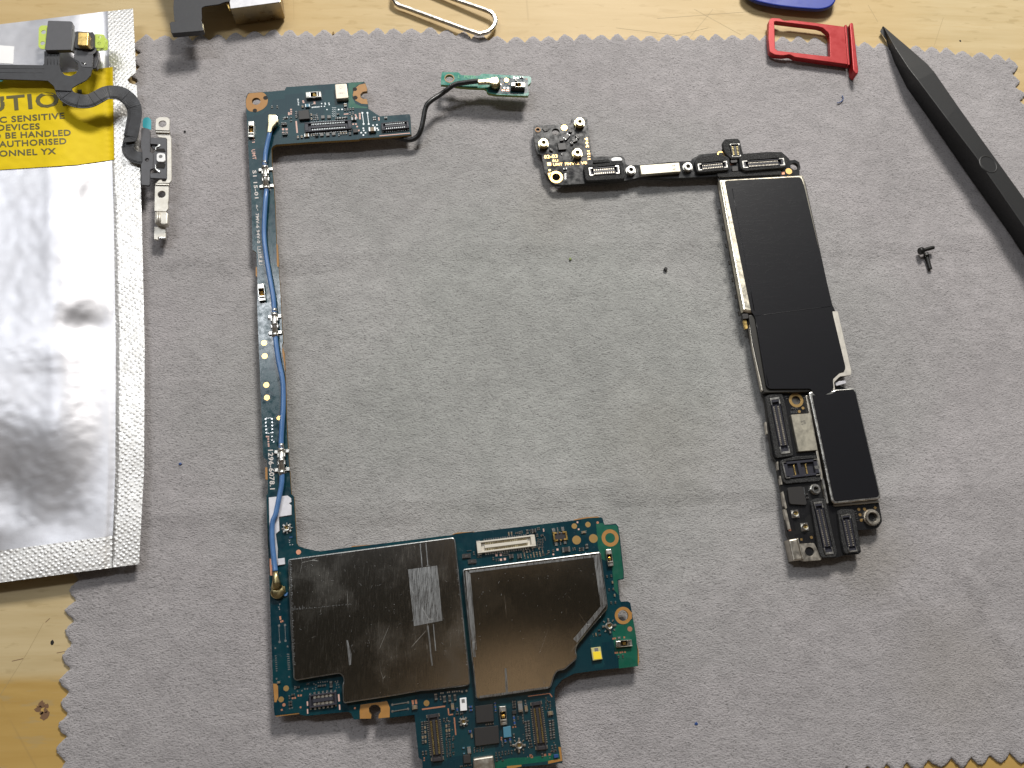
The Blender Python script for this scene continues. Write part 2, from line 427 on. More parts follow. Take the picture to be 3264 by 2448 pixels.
# ------------------------------------------------------------------ text
def text_px(name, body, a, b, cap, z, material, parent, height_fn=None, justify_fit=True):
    """lettering whose baseline runs from photo point a to b; cap = capital height in photo px"""
    cu = bpy.data.curves.new(name, 'FONT'); cu.body = body; cu.resolution_u = 3
    cu.fill_mode = 'FRONT'; cu.space_character = 1.08; cu.offset = .022
    to = bpy.data.objects.new(name, cu); COL.objects.link(to)
    bpy.context.view_layer.update()
    me0 = bpy.data.meshes.new_from_object(to.evaluated_get(bpy.context.evaluated_depsgraph_get()))
    bpy.data.objects.remove(to); bpy.data.curves.remove(cu)
    vs = [v.co.copy() for v in me0.vertices]; fs = [list(p.vertices) for p in me0.polygons]
    bpy.data.meshes.remove(me0)
    if not vs: return None
    x0 = min(v.x for v in vs); x1 = max(v.x for v in vs); H = .70
    A = Vector(a); B = Vector(b); d = (B-A); up = Vector((d.y, -d.x)).normalized()
    mb = MB(); out = []
    for v in vs:
        p = A + d*((v.x-x0)/(x1-x0)) + up*(v.y/H*cap)
        zz = height_fn(p)+z if height_fn else z
        out.append(W(p, zz))
    mb.add(out, fs); o = mb.build(name, material, parent, recalc=False)
    return o
# ================================================================== THE SURFACE
# knot and pits in the wood (part of the timber surface)
def irregular(c, r, n=14, k=.35, st=1.0): return [(c[0]+r*st*math.cos(2*math.pi*i/n)*(1+random.uniform(-k, k)), c[1]+r*math.sin(2*math.pi*i/n)*(1+random.uniform(-k, k))) for i in range(n)]

mb = MB(); mb.box((0, 4), (1, 0), 90, 70, -2.5, 0, 0)
random.seed(31)
for (x, y, r) in ((318, 1180, 22), (290, 1215, 20), (335, 1262, 26), (352, 1190, 14), (310, 1240, 12), (345, 1225, 13)):      # knot
    c = W(K('e3', (x, y))[0], 0); mb.prism(irregular(c, r*.0031, 12, .4), -.01, .002, 1)
for x0, y0, x1, y1 in ((430, 788, 495, 775), (90, 850, 175, 830), (345, 555, 378, 525), (0, 1110, 210, 780), (210, 780, 330, 560)):      # cuts
    A, B = WS(K('e3', (x0, y0), (x1, y1)), 0); mb.box((A+B)/2, B-A, (B-A).length, .012 if x1-x0 < 100 else .006, -.01, .002, 1 if x1-x0 < 100 else 2)
for a_, b_ in (((1010, 40), (1085, 170)), ((1590, 135), (1520, 350)), ((170, 60), (330, 180))):
    A, B = WS(K('e1', a_, b_), 0); mb.box((A+B)/2, B-A, (B-A).length, .008, -.01, .002, 2)
for a_, b_ in (((1450, 130), (1540, 20)), ((1385, 95), (1530, 60)), ((1500, 20), (1600, 75)), ((1420, 40), (1660, 22)), ((1330, 60), (1480, 78))):
    A, B = WS(K('o', a_, b_), 0); mb.box((A+B)/2, B-A, (B-A).length, .009, -.01, .002, 2)
basic('wood_stain', (.16, .085, .04), .6); basic('wood_scratch', (.33, .25, .12), .6)
tag(mb.build('tabletop', [M['varnished_wood'], M['wood_stain'], M['wood_scratch']]), kind='structure')
# ================================================================== CLOTH
def clothz_w(x, y):
    z = .055
    def crease(p0, p1, amp, wid, fade=None):
        a = W(K('o', p0)[0]); b = W(K('o', p1)[0]); d = Vector((b.x-a.x, b.y-a.y)); L = d.length; d /= L
        q = Vector((x-a.x, y-a.y)); t = q.dot(d); s = q.x*-d.y+q.y*d.x
        s += .14*math.sin(t*.5)+.10*noise.noise(Vector((t*.9, amp*50, 1.7)))
        f = 1.0 if fade is None else max(0, 1-max(0, -t, t-L)/fade)
        amp *= .6
        return amp*math.exp(-s*s/(2*wid*wid))*f - amp*.8*math.exp(-(s+wid*2)**2/(2*wid*wid))*f
    z += crease((310, 555), (2212, 515), .034, .22)
    z += crease((310, 1105), (1660, 1060), .045, .22) + crease((1660, 1060), (2212, 1090), .030, .25, 1)
    z += crease((1290, 640), (1370, 1110), .060, .34, 2) + crease((1350, 960), (1440, 1330), .070, .28, 2)
    z += crease((1650, 1060), (1630, 1200), .06, .25, 1.5) + crease((2090, 1260), (2180, 1390), .09, .12, .6)
    z += .04*noise.noise(Vector((x*.25, y*.25, 3.1))) + .022*noise.noise(Vector((x*.8, y*.8, 7.7)))
    return max(z, .03)
def cloth():
    TL, TR = W(K('s', (440, 122))[0]), W(K('s', (3226, 192))[0])
    BL, BR = W(K('s', (168, 2640))[0]), W(K('s', (3600, 2385))[0])
    top = spline([W(p) for p in [(440, 122), (600, 124), (720, 120), (850, 108), (1000, 110), (1210, 104), (1391, 103), (1513, 118), (1633, 130), (1747, 126), (1900, 122), (2060, 126), (2250, 124), (2391, 122), (2614, 134), (2784, 148), (2957, 160), (3060, 172), (3226, 192)]], 6)
    right = spline([W(p) for p in [(3226, 192), (3238, 260), (3262, 340), (3330, 560), (3430, 1100), (3520, 1800), (3600, 2385)]], 6)
    left = spline([W(p) for p in [(440, 122), (432, 244), (380, 700), (300, 1300), (238, 1860), (215, 2100), (205, 2300), (185, 2640)]], 6)
    bot = spline([W(p) for p in [(185, 2640), (1000, 2580), (2000, 2520), (2700, 2472), (2891, 2455), (3060, 2442), (3234, 2428), (3600, 2400)]], 6)
    def res(path, n):
        P = np.array([(p.x, p.y) for p in path]); d = np.r_[0, np.cumsum(np.hypot(*np.diff(P, axis=0).T))]
        t = np.linspace(0, d[-1], n); return np.c_[np.interp(t, d, P[:, 0]), np.interp(t, d, P[:, 1])], d[-1]
    NU, NV = 721, 561
    T, LT = res(top, NU); B, LB = res(bot, NU); L, LL = res(left, NV); R, LR = res(right, NV)
    # non-uniform spacing is unnecessary: teeth carry about 12 vertices each
    u = np.linspace(0, 1, NU)[None, :, None]; v = np.linspace(0, 1, NV)[:, None, None]
    P = (1-v)*T[None] + v*B[None] + (1-u)*L[:, None] + u*R[:, None] - ((1-u)*(1-v)*T[0]+u*(1-v)*T[-1]+(1-u)*v*B[0]+u*v*B[-1])
    def tooth(s, seed):      # rounded sawtooth 0..1 with small irregularity, period about .41 cm
        s = s + .03*np.sin(s*3.1+seed)
        ph = (s/.425) % 1.0
        tri = 1-np.abs(2*ph-1)
        return (.25*tri+.75*np.sin(tri*np.pi/2)**1.1)*(.88+.12*np.sin(s*5.3+seed*2))
    A = .205
    uu = np.linspace(0, 1, NU); vv = np.linspace(0, 1, NV)
    rs = np.random.RandomState(3)
    jit = rs.rand(NU)*.03; jit2 = rs.rand(NV)*.03
    offT = tooth(uu*LT, 1.)*A+jit; offB = tooth(uu*LB, 2.)*A+jit; offL = tooth(vv*LL, 3.)*A+jit2; offR = tooth(vv*LR, 4.)*A+jit2
    dv = vv[:, None]*LL; du = uu[None, :]*LT; f = lambda d: np.clip(1-d/.35, 0, 1)
    wT = f(dv); wB = f(LL-dv); wL = f(du); wR = f(LT-du)
    P[..., 1] += wT*(offT[None]-A*.5) - wB*(offB[None]-A*.5)
    P[..., 0] += -wL*(offL[:, None]-A*.5) + wR*(offR[:, None]-A*.5)
    edge = np.minimum(np.minimum(dv, LL-dv), np.minimum(du, LT-du))
    verts = []
    X = P[..., 0]; Y = P[..., 1]
    # evaluate folds on a coarse grid, then interpolate
    Z = np.zeros((NV, NU)); st = 8
    zc = np.array([[clothz_w(X[j, i], Y[j, i]) for i in range(0, NU, st)] for j in range(0, NV, st)])
    zi = np.array([np.interp(np.arange(NU), np.arange(0, NU, st), r) for r in zc])
    Z = np.array([np.interp(np.arange(NV), np.arange(0, NV, st), zi[:, i]) for i in range(NU)]).T
    pile = rs.rand(NV, NU)*.014
    Z = Z*np.clip(.55+edge/.15, .0, 1) + pile
    V = np.stack([X, Y, Z], -1).reshape(-1, 3)
    Vb = V.copy(); Vb[:, 2] = .004
    idx = np.arange(NU*NV).reshape(NV, NU)
    F = np.stack([idx[1:, :-1], idx[1:, 1:], idx[:-1, 1:], idx[:-1, :-1]], -1).reshape(-1, 4)
    ring = np.r_[idx[0, :], idx[1:, -1], idx[-1, -2::-1], idx[-2:0:-1, 0]]
    nr = len(ring); o2 = len(V); Vr = Vb[ring]
    Fr = np.stack([ring, np.roll(ring, -1), o2+(np.arange(nr)+1) % nr, o2+np.arange(nr)], -1)
    me = bpy.data.meshes.new('cleaning_cloth'); me.from_pydata(np.r_[V, Vr].tolist(), [], np.r_[F, Fr].tolist())
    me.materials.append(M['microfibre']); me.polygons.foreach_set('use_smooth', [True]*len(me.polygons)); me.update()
    o = bpy.data.objects.new('cleaning_cloth', me); COL.objects.link(o); WL[o.name] = Vector((0, 0, 0))
    tag(o, 'light grey microfibre cloth with pinked zigzag edges spread on the wooden table', 'cloth')
cloth()
CZ = .07   # cloth top

# ================================================================== ANTI-STATIC BAG
def sm(t): t = max(0., min(1., t)); return t*t*(3-2*t)
def bag_right(y):   # right edge x for photo y
    ys = [27, 240, 350, 700, 1100, 1500, 1798, 1900]; xs = [424, 434, 440, 452, 461, 459, 443, 438]
    return float(np.interp(y, ys, xs))
def bagz(p):
    x, y = p[0], p[1]
    top = 27+(424-x)*.1203; bot = 1798+(443-x)*.133
    dr = bag_right(y)-x; db = bot-y; dt = y-top
    edge = .30 + .03*sm((y-1500)/350) + .10*sm((500-y)/450) - .10*math.exp(-((y-900)/350)**2)
    inner = sm((dr-92)/210)*sm((db-100)/520)*sm((dt+60)/300)
    z = edge + .42*inner
    z += -.07*math.exp(-((x-285)/42)**2-((y-625)/60)**2) * (1 if dr > 90 else .1)      # dent
    z += -.09*math.exp(-((x-260)/90)**2-((y-1045)/50)**2) - .08*math.exp(-((x-120)/110)**2-((y-1230)/90)**2) - .05*math.exp(-((x-10)/80)**2-((y-1560)/90)**2)
    k = sm((dr-80)/120)*sm((db-80)/120)
    z += k*(.125*noise.noise(Vector((x*.0036, y*.0022, 1.3))) + .012*noise.noise(Vector((x*.012, y*.007, 5.3))) + .008*noise.noise(Vector((x*.035, y*.05, 9.3))))
    z += (1-k)*.02*noise.noise(Vector((x*.004, y*.006, 2.2)))
    if dr > 84: z -= .03*math.exp(-((dr-94)/12)**2)*(1+.12*math.sin(y*.35))
    return max(z, .16)
bag = thing('antistatic_bag', 'silver foil antistatic bag with yellow caution label, over the left cloth edge', 'bag', W((200, 900), .06))
def bag_grid(name, rows, cols, fn, material, off=0.0, thick=.012):
    mb = MB(); vs = []
    for j in range(rows+1):
        for i in range(cols+1):
            p = fn(i/cols, j/rows); vs.append(W(p, bagz(p)+off))
    n1 = len(vs); fs = []
    for j in range(rows):
        for i in range(cols):
            a = j*(cols+1)+i; fs.append([a, a+cols+1, a+cols+2, a+1])
    mb.add(vs, fs, 0, True)
    ring = list(range(cols+1)) + [(cols+1)*(j+1)-1 for j in range(1, rows+1)] + [rows*(cols+1)+i for i in range(cols-1, -1, -1)] + [j*(cols+1) for j in range(rows-1, 0, -1)]
    lo = [vs[i]-Vector((0, 0, thick)) for i in ring]; up = [vs[i] for i in ring]; m = len(ring)
    mb.add(up+lo, [[i, m+i, m+(i+1) % m, (i+1) % m] for i in range(m)], 0)
    # underside sheet
    mb.add([v-Vector((0, 0, thick)) for v in vs], [f[::-1] for f in fs], 0, True)
    return mb.build(name, material, bag, recalc=False)
def topy(x): return 27+(424-x)*.1203
def boty(x): return 1798+(443-x)*.133
XL = -420.0
def panel(u, v):
    xr0 = 352
    y0 = topy(352*u+XL*(1-u)); x = XL+(xr0-XL)*u
    y = topy(x) + v*(boty(x)-102-topy(x)); x += (bag_right(y)-437)*.7*u
    return (x, y)
bag_grid('foil_pouch', 150, 90, panel, M['foil_panel'])
def seal_r(u, v):
    y = 27+v*(1798-27)
    xl = panel(1, min(1, max(0, (y-topy(352))/(boty(352)-102-topy(352)))))[0]; xr = bag_right(y)
    if abs(y-254) < 18: xr -= 30*(1-abs(y-254)/18)**.5
    x = xl+(xr-xl)*u
    yy = y + (topy(x)-topy(424))*(1-v) + (boty(x)-boty(443))*v
    return (x, yy)
bag_grid('side_seal', 260, 18, seal_r, M['foil_seal'])
def seal_b(u, v):
    x = XL+(358-XL)*u
    return (x, boty(x)-102+v*102)
bag_grid('bottom_seal', 12, 80, seal_b, M['foil_seal'])
# yellow label
LT = [(-420, 330), (0, 252), (293, 222), (359, 213)]; LB_ = [(-420, 575), (0, 541), (244, 525), (363, 508)]
def ylab(u, v):
    x = -420 + 779*u
    yt = np.interp(x, [p[0] for p in LT], [p[1] for p in LT]); yb = np.interp(x, [p[0] for p in LB_], [p[1] for p in LB_])
    return (x+4*v*u, yt+v*(yb-yt))
lab = bag_grid('caution_label', 60, 150, ylab, M['yellow_label'], .018, .006)
def bagtext(body, a, b, cap, m='dark_print'):
    o = text_px('printed_text', body, a, b, cap, .024, M[m], None, bagz)
    WL[o.name] = WL.get(o.name, Vector(o.location)); o.parent = lab; o.location = o.location - WL[lab.name]; return o
bagtext('CAUTION', (-183, 370), (264, 331), 46)
bagtext('STATIC SENSITIVE', (-102, 398), (206, 377), 18.5)
bagtext('DEVICES', (-8, 416), (127, 411), 18.5)
bagtext('TO BE HANDLED', (-45, 444), (226, 431), 18.5)
bagtext('BY AUTHORISED', (-52, 471), (212, 458), 18.5)
bagtext('PERSONNEL YX', (-78, 502), (179, 490), 18.5)
def stk(u, v):
    p = K('c1', (-400+565*u, 500+45*u + v*(215+(-10)*u)))[0]; return (p[0]-3*v*u, p[1])
bag_grid('white_sticker', 6, 12, stk, M['white_plastic'], .008, .004)
# contents pressing up from inside keep the pouch off the table: a grey foam slab below it
mb = MB(); mb.prism(WS([(-400, 330), (230, 300), (270, 1600), (-400, 1650)], .1), .0, .17, 0, bev=.02)
mb.build('inner_insert', M['chip_grey'], bag)

# ================================================================== generic electronic parts
AL, AR = math.radians(6.2), math.radians(4.7)
UL = Vector((math.cos(AL), math.sin(AL))); UR = Vector((math.cos(AR), math.sin(AR)))
def rot90(u): return Vector((-u.y, u.x))
class SMD:
    """collects tiny components of a board; builds the largest 95 of a kind as parts, the rest as one"""
    def __init__(s, parent, z, u, sub): s.P = parent; s.z = z; s.u = u; s.items = {}; s.sub = sub
    def add(s, crop, x, y, L, Wd, kind='capacitor', vert=False, body='ceramic_dark', h=None):
        p = K(crop, (x, y))[0]; c = W(p, s.z); k = scl(p, s.z)*CR[crop][2]
        s.items.setdefault(kind, []).append((L*k, Wd*k, c, rot90(s.u) if vert else s.u, body, h))
    def row(s, crop, x0, y0, x1, y1, n, L, Wd, kind='capacitor', vert=False, body='ceramic_dark', h=None):
        for i in range(n):
            t = i/max(1, n-1); s.add(crop, x0+(x1-x0)*t, y0+(y1-y0)*t, L, Wd, kind, vert, body, h)
    def one(s, mb, it, bodies):
        L, Wd, c, u, body, h = it; h = h or max(.018, min(.06, Wd*.7)); z = s.z
        bi = bodies.index(body)+1
        mb.box(c, u, L*.56, Wd*.92, z, z+h*.95, bi, bev=min(.004, Wd*.1))
        for sg in (-1, 1):
            mb.box((c.x+u.x*L*.38*sg, c.y+u.y*L*.38*sg), u, L*.26, Wd, z, z+h, 0, bev=min(.006, Wd*.15))
    def flush(s):
        bodies = ['ceramic_dark', 'ceramic_tan', 'chip_grey', 'ceramic_blue', 'light_blue_component', 'chip_black']
        mats = [M['solder']]+[M[b] for b in bodies]
        for kind, its in s.items.items():
            its.sort(key=lambda i: -i[0]*i[1])
            for it in its[:95]:
                mb = MB(); s.one(mb, it, bodies); mb.build(kind, mats, s.P)
            if len(its) > 95:
                mb = MB()
                for it in its[95:]: s.one(mb, it, bodies)
                tag(mb.build(kind, mats, s.P), kind='stuff')
def pads(mb, crop, z, u, pts, r, mi, sq=False):
    for x, y in pts:
        p = K(crop, (x, y))[0]; c = W(p, z); k = scl(p, z)*CR[crop][2]*r
        if sq: mb.box(c, u, 2*k, 2*k, z-.001, z+.0025, mi)
        else: mb.prism(circ(c, k, 20), z-.001, z+.0025, mi)
def bar(mb, crop, z, a, b, w, mi, h=.003):
    A, B = (W(p, z) for p in K(crop, a, b)); k = scl(K(crop, a)[0], z)*CR[crop][2]
    d = B-A; mb.box((A+B)/2, d, d.length, w*k, z-.001, z+h, mi)
def connector(name, crop, quad, z, h, n, P, style='dark', outer=True, bracket=False):
    st = dict(dark=('plastic_slate', 'solder', 'solder'), cream=('plastic_cream', 'gold_pale', 'solder'),
              rich=('plastic_black', 'old_gold', 'solder'), slate=('plastic_slate', 'dull_nickel', 'solder'))[style]
    q = Q(K(crop, *quad), z+h); mb = MB()
    q.box(mb, 0, 1, 0, .14, z, z+h, 0, .006); q.box(mb, 0, 1, .86, 1, z, z+h, 0, .006)
    q.box(mb, 0, .075, .14, .86, z, z+h, 0, .006); q.box(mb, .925, 1, .14, .86, z, z+h, 0, .006)
    q.box(mb, .07, .93, .13, .87, z, z+h*.25, 0); q.box(mb, .13, .87, .36, .64, z+h*.2, z+h*.85, 0, .006)
    o = mb.build(name, M[st[0]], P)
    for v0, v1 in (((.15, .33), (.67, .85)) if style != 'dark' else ((.14, .27), (.73, .86))):
        pn = MB(); q.box(pn, .14, .86, v0+.02, v1-.02, z+h*.2, z+h*.25+.001, 0)
        for i in range(n):
            u = .14+.72*(i+.5)/n; w = .72/n*.26
            q.box(pn, u-w, u+w, v0, v1, z+h*.25, z+h*.80, 0)
        pn.build('contact_row', M[st[1]], o)
    if outer:
        for v0, v1 in ((-.17, .01), (.99, 1.17)):
            ob = MB(); q.box(ob, 0, 1, .0 if v0 < 0 else .985, .015 if v0 < 0 else 1.0, z, z+.008, 0)
            for i in range(n):
                u = .12+.76*(i+.5)/n; w = .76/n*.26
                q.box(ob, u-w, u+w, v0, v1, z, z+.02, 0, .003)
            for u in (.0, .92): q.box(ob, u, u+.07, v0+.05*(v0 < 0), v1-.05*(v0 > 0), z, z+.022, 0, .003)
            ob.build('solder_row', M[st[2]], o)
    if bracket:
        for a, b in ((0, .115), (1, .885)):
            lo, hi = min(a, b), max(a, b); bb = MB(); e0 = (lo-.012, lo+.028) if a == 0 else (hi-.028, hi+.012)
            q.box(bb, e0[0], e0[1], -.03, 1.03, z+h*.6, z+h+.006, 0, .003)
            q.box(bb, lo-.012 if a == 0 else lo, hi if a == 0 else hi+.012, -.05, .09, z+h*.6, z+h+.007, 0, .003)
            q.box(bb, lo-.012 if a == 0 else lo, hi if a == 0 else hi+.012, .91, 1.05, z+h*.6, z+h+.007, 0, .003)
            bb.build('end_bracket', M['bright_steel'], o)
    return o
def spring(crop, quad, z, h, P, gm='gold_plate'):
    """spring contact: plated cage open at the middle where the gold blade curls"""
    q = Q(K(crop, *quad), z+h); mb = MB()
    q.box(mb, 0, 1, 0, .10, z, z+h*.9, 0, .004); q.box(mb, 0, 1, .90, 1, z, z+h*.9, 0, .004)
    q.box(mb, 0, .30, .08, .92, z, z+h, 0, .010); q.box(mb, .70, .80, .08, .92, z, z+h*.95, 0, .008); q.box(mb, .84, 1, .08, .92, z, z+h*.8, 0, .008)
    q.box(mb, .02, .98, .1, .9, z, z+.012, 1)
    o = mb.build('spring_contact', [M['bright_steel'], M['hole_dark']], P)
    g = MB(); A, B = q(.40, .5), q(.66, .5); w = (q(.5, .18)-q(.5, .82)).length
    pts = [(0, .3), (.2, .75), (.5, 1.05), (.8, .8), (1, .3)]
    d = B-A; nn = rot90(d.normalized())*w*.36; vs = []; fs = []
    for t, hh in pts:
        c = A+d*t
        for sg in (-1, 1): vs.append((c.x+nn.x*sg, c.y+nn.y*sg, z+h*hh))
    for i in range(len(pts)-1): fs.append([2*i, 2*i+1, 2*i+3, 2*i+2])
    vs2 = [(x, y, zz-.012) for x, y, zz in vs]; g.add(vs, fs, 0); g.add(vs2, [f[::-1] for f in fs], 0)
    for i in range(len(pts)-1):
        for k in (0, 1): g.add([vs[2*i+k], vs[2*i+2+k], vs2[2*i+2+k], vs2[2*i+k]], [[0, 1, 2, 3]], 0)
    g.build('contact_blade', M[gm], o); return o
def rf_socket(crop, x, y, r, z, P, u, star=True, mname='bright_steel'):
    p = K(crop, (x, y))[0]; c = W(p, z+.06); k = scl(p, z)*CR[crop][2]*r; mb = MB()
    mb.box(c, u, 1.5*k, 1.5*k, z, z+.022, 0, .005)
    if star:
        for i in range(4):
            a = math.pi/4+i*math.pi/2; d = Vector((u.x*math.cos(a)-u.y*math.sin(a), u.x*math.sin(a)+u.y*math.cos(a)))
            mb.box((c.x+d.x*k*.9, c.y+d.y*k*.9), d, k*.5, k*.42, z, z+.035, 0, .006)
        for i in range(4):
            a = i*math.pi/2; d = Vector((u.x*math.cos(a)-u.y*math.sin(a), u.x*math.sin(a)+u.y*math.cos(a)))
            mb.box((c.x+d.x*k*.95, c.y+d.y*k*.95), d, k*.4, k*.24, z, z+.022, 0, .004)
    R = k*.62
    mb.lathe(c, [(R*1.0, z+.015), (R*1.0, z+.062), (R*.9, z+.075), (R*.68, z+.072), (R*.62, z+.03)], 0, 24)
    o = mb.build('coax_socket', M[mname], P)
    g = MB(); g.prism(circ(c, R*.63, 20), z+.02, z+.028, 1); g.lathe(c, [(R*.2, z+.03), (R*.2, z+.06), (R*.1, z+.066), (0.0001, z+.066)], 0, 12)
    g.build('centre_pin', [M['gold_plate'], M['old_gold']], o); return o
def chip(crop, quad, z, h, P, m='chip_black', name='chip', bev=.006, rnd=.01, label=None):
    q = Q(K(crop, *quad), z+h); mb = MB(); q.box(mb, 0, 1, 0, 1, z, z+h, 0, bev, rnd)
    o = mb.build(name, M[m], P)
    if label: o['label'] = label
    return o

# ================================================================== TEAL PHONE BOARD (left)
ZT = .37
bl = thing('phone_circuit_board', 'large C-shaped teal phone circuit board with two big metal shields and a blue cable', 'circuit board', W(K('s', (1150, 1400))[0], CZ))
out = K('c4', (120, 340), (125, 290), (150, 245), (320, 232), (385, 230), (580, 212), (600, 175), (1140, 138), (1510, 112), (1530, 130), (1550, 190), (1550, 225), (1500, 232), (1474, 262), (1480, 295), (1505, 312), (1545, 312), (1560, 375), (1562, 430), (1700, 518), (2045, 492), (2058, 520), (2070, 735), (1690, 765), (1465, 778), (1450, 790), (860, 822), (480, 850), (445, 868), (425, 900), (430, 1100), (455, 1350), (470, 1650))
out += K('c7', (487, 100), (500, 480), (505, 685), (520, 700), (535, 900), (550, 1200), (562, 1350), (552, 1380), (552, 1450), (570, 1560))
out += K('c8', (583, 200), (590, 500), (605, 800), (620, 1000), (632, 1175), (655, 1195), (661, 1300), (670, 1450), (680, 1610), (700, 1635))
out += K('d1', (400, 462), (520, 490), (570, 497), (900, 452), (1100, 430), (1830, 340))
out += K('d4', (0, 296), (120, 272), (250, 263), (1340, 135), (1500, 108), (1640, 100), (1662, 112), (1680, 180), (1810, 172), (1835, 200), (1850, 300), (1870, 480), (1895, 700), (1895, 780), (1830, 795), (1850, 1000), (1865, 1030), (1940, 1025), (1968, 1045), (1985, 1150), (2000, 1250), (2030, 1440), (2050, 1560))
out += K('s', (2033, 2122), (1903, 2137), (1830, 2147), (1792, 2166), (1770, 2192)) + K('d3', (1960, 330), (1990, 600), (2025, 900), (2045, 1010), (2065, 1190), (2060, 1215), (1870, 1235), (1540, 1262), (1200, 1500), (280, 1560), (265, 1180), (220, 1150), (190, 860), (165, 600), (150, 590))
out += K('d2', (1900, 1178), (1590, 1215), (1445, 1228), (1448, 1180), (1472, 1140), (1472, 1095), (1440, 1062), (1400, 1052), (1360, 1062), (1330, 1095), (1332, 1140), (1360, 1180), (1355, 1230), (1210, 1232), (1140, 1238), (1115, 1190), (1105, 1160), (1060, 1140), (560, 1190), (530, 1190), (470, 1180), (440, 1152), (140, 1188), (130, 1100), (118, 770), (90, 0))
out += K('d1', (35, 100)) + K('c8', (425, 1659), (412, 1185), (427, 1170), (420, 880), (385, 850), (370, 500), (355, 100))
out += K('c7', (345, 1400), (330, 1000), (335, 850), (325, 570), (290, 540), (280, 100), (275, 0)) + K('c4', (165, 1150), (145, 700), (130, 470))
WO = [(w.x, w.y) for w in WS(out, ZT)]
def hole(crop, x, y, r, z, n=24): p = K(crop, (x, y))[0]; return circ(W(p, z), scl(p, z)*CR[crop][2]*r, n)
H1 = hole('c4', 245, 342, 50, ZT); H2 = hole('d4', 1745, 327, 54, ZT); H3 = hole('d4', 1888, 1182, 58, ZT)
sb = MB(); sb.prism(WO, ZT-.08, ZT, 0, side=2, holes=[H1, H2, H3])
Z1 = ZT+.003
def F(crop, pts, mi, holes=(), z=Z1, r=0):
    w = [(p.x, p.y) for p in WS(K(crop, *pts), z)]
    if r: w = rounded(w, r)
    sb.prism(w, ZT-.001, z, mi, holes=holes)
F('c4', [(152, 248), (320, 235), (352, 255), (385, 320), (375, 385), (330, 432), (262, 465), (165, 462), (128, 420), (123, 330)], 3, [hole('c4', 245, 342, 50, Z1)], r=.05)
F('c4', [(1528, 132), (1455, 148), (1395, 200), (1380, 270), (1408, 330), (1480, 370), (1558, 376), (1545, 315), (1500, 314), (1474, 295), (1468, 262), (1496, 230), (1548, 222), (1548, 190)], 3)
for cx, cy, rr in ((355, 302, 27), (230, 450, 25), (1405, 200, 25), (1410, 300, 27)): sb.prism(hole('c4', cx, cy, rr, Z1), ZT, Z1+.002, 5)
sb.prism(hole('d4', 1745, 327, 94, Z1, 40), ZT-.001, Z1, 3, holes=[hole('d4', 1745, 327, 54, Z1)])
F('d4', [(1888+92*math.cos(t), 1182+96*math.sin(t)) if not -.5 < t-2*math.pi*(t > math.pi) < .5 else (1888+97, 1182+96*math.sin(t)) for t in [2*math.pi*i/36 for i in range(36)]], 3, [hole('d4', 1888, 1182, 58, Z1)])
F('d2', [(1222, 1052), (1555, 1006), (1590, 1090), (1588, 1210), (1447, 1224), (1450, 1180), (1475, 1140), (1475, 1093), (1442, 1059), (1400, 1049), (1358, 1059), (1327, 1093), (1329, 1142), (1357, 1182), (1353, 1226), (1213, 1228), (1210, 1130)], 3)
F('d2', [(120, 785), (165, 790), (182, 820), (185, 960), (160, 1020), (136, 1020)], 3); F('d1', [(60, 570), (82, 575), (88, 740), (66, 740)], 7)
F('d3', [(2010, 1010), (2042, 1010), (2062, 1186), (1878, 1226), (1880, 1188), (2035, 1160)], 3); F('d3', [(1350, 1255), (1535, 1238), (1540, 1258), (1350, 1300)], 3)
# clearer green laminate where the copper planes end
F('d4', [(1590, 170), (1660, 160), (1690, 190), (1808, 184), (1828, 205), (1890, 700), (1888, 772), (1822, 788), (1838, 960), (1790, 900), (1760, 600), (1650, 560), (1610, 430)], 1, z=ZT+.0015)
F('f3', [(840, 560), (930, 380), (1150, 385), (1290, 280), (1345, 262), (1420, 700), (1460, 1380), (1000, 1440), (990, 1200), (920, 1060)], 1, z=ZT+.0015)
F('d3', [(1200, 1200), (1400, 1150), (1650, 1140), (1850, 1120), (2030, 1090), (2050, 1160), (1880, 1190), (1540, 1235), (1200, 1290)], 1, z=ZT+.0015)
F('c4', [(1330, 125), (1505, 118), (1440, 150), (1380, 210), (1375, 300), (1410, 370), (1480, 400), (1558, 410), (1540, 425), (1330, 420)], 1, z=ZT+.0015)
pads(sb, 'c8', ZT, UL, [(412, 213), (417, 325)], 26, 4); pads(sb, 'c8', ZT, UL, [(524, 505)], 21, 4); pads(sb, 'c7', ZT, UL, [(393, 1365), (398, 1480)], 26, 4)
pads(sb, 'd4', ZT, UL, [(1350, 197), (1500, 180)], 30, 4); pads(sb, 'd4', ZT, UL, [(1375, 350), (1560, 333)], 48, 4)
pads(sb, 'd4', ZT, UL, [(1607, 158)], 14, 7); pads(sb, 'd4', ZT, UL, [(1962, 1330)], 27, 7); pads(sb, 'd1', ZT, UL, [(353, 505)], 25, 7)
pads(sb, 'd2', ZT, UL, [(285, 845), (222, 985)], 35, 4); pads(sb, 'd2', ZT, UL, [(257, 1053)], 21, 7); pads(sb, 'd2', ZT, UL, [(230, 1117), (467, 1085), (1150, 1095)], 13, 7)
pads(sb, 'd3', ZT, UL, [(320, 447)], 37, 4)
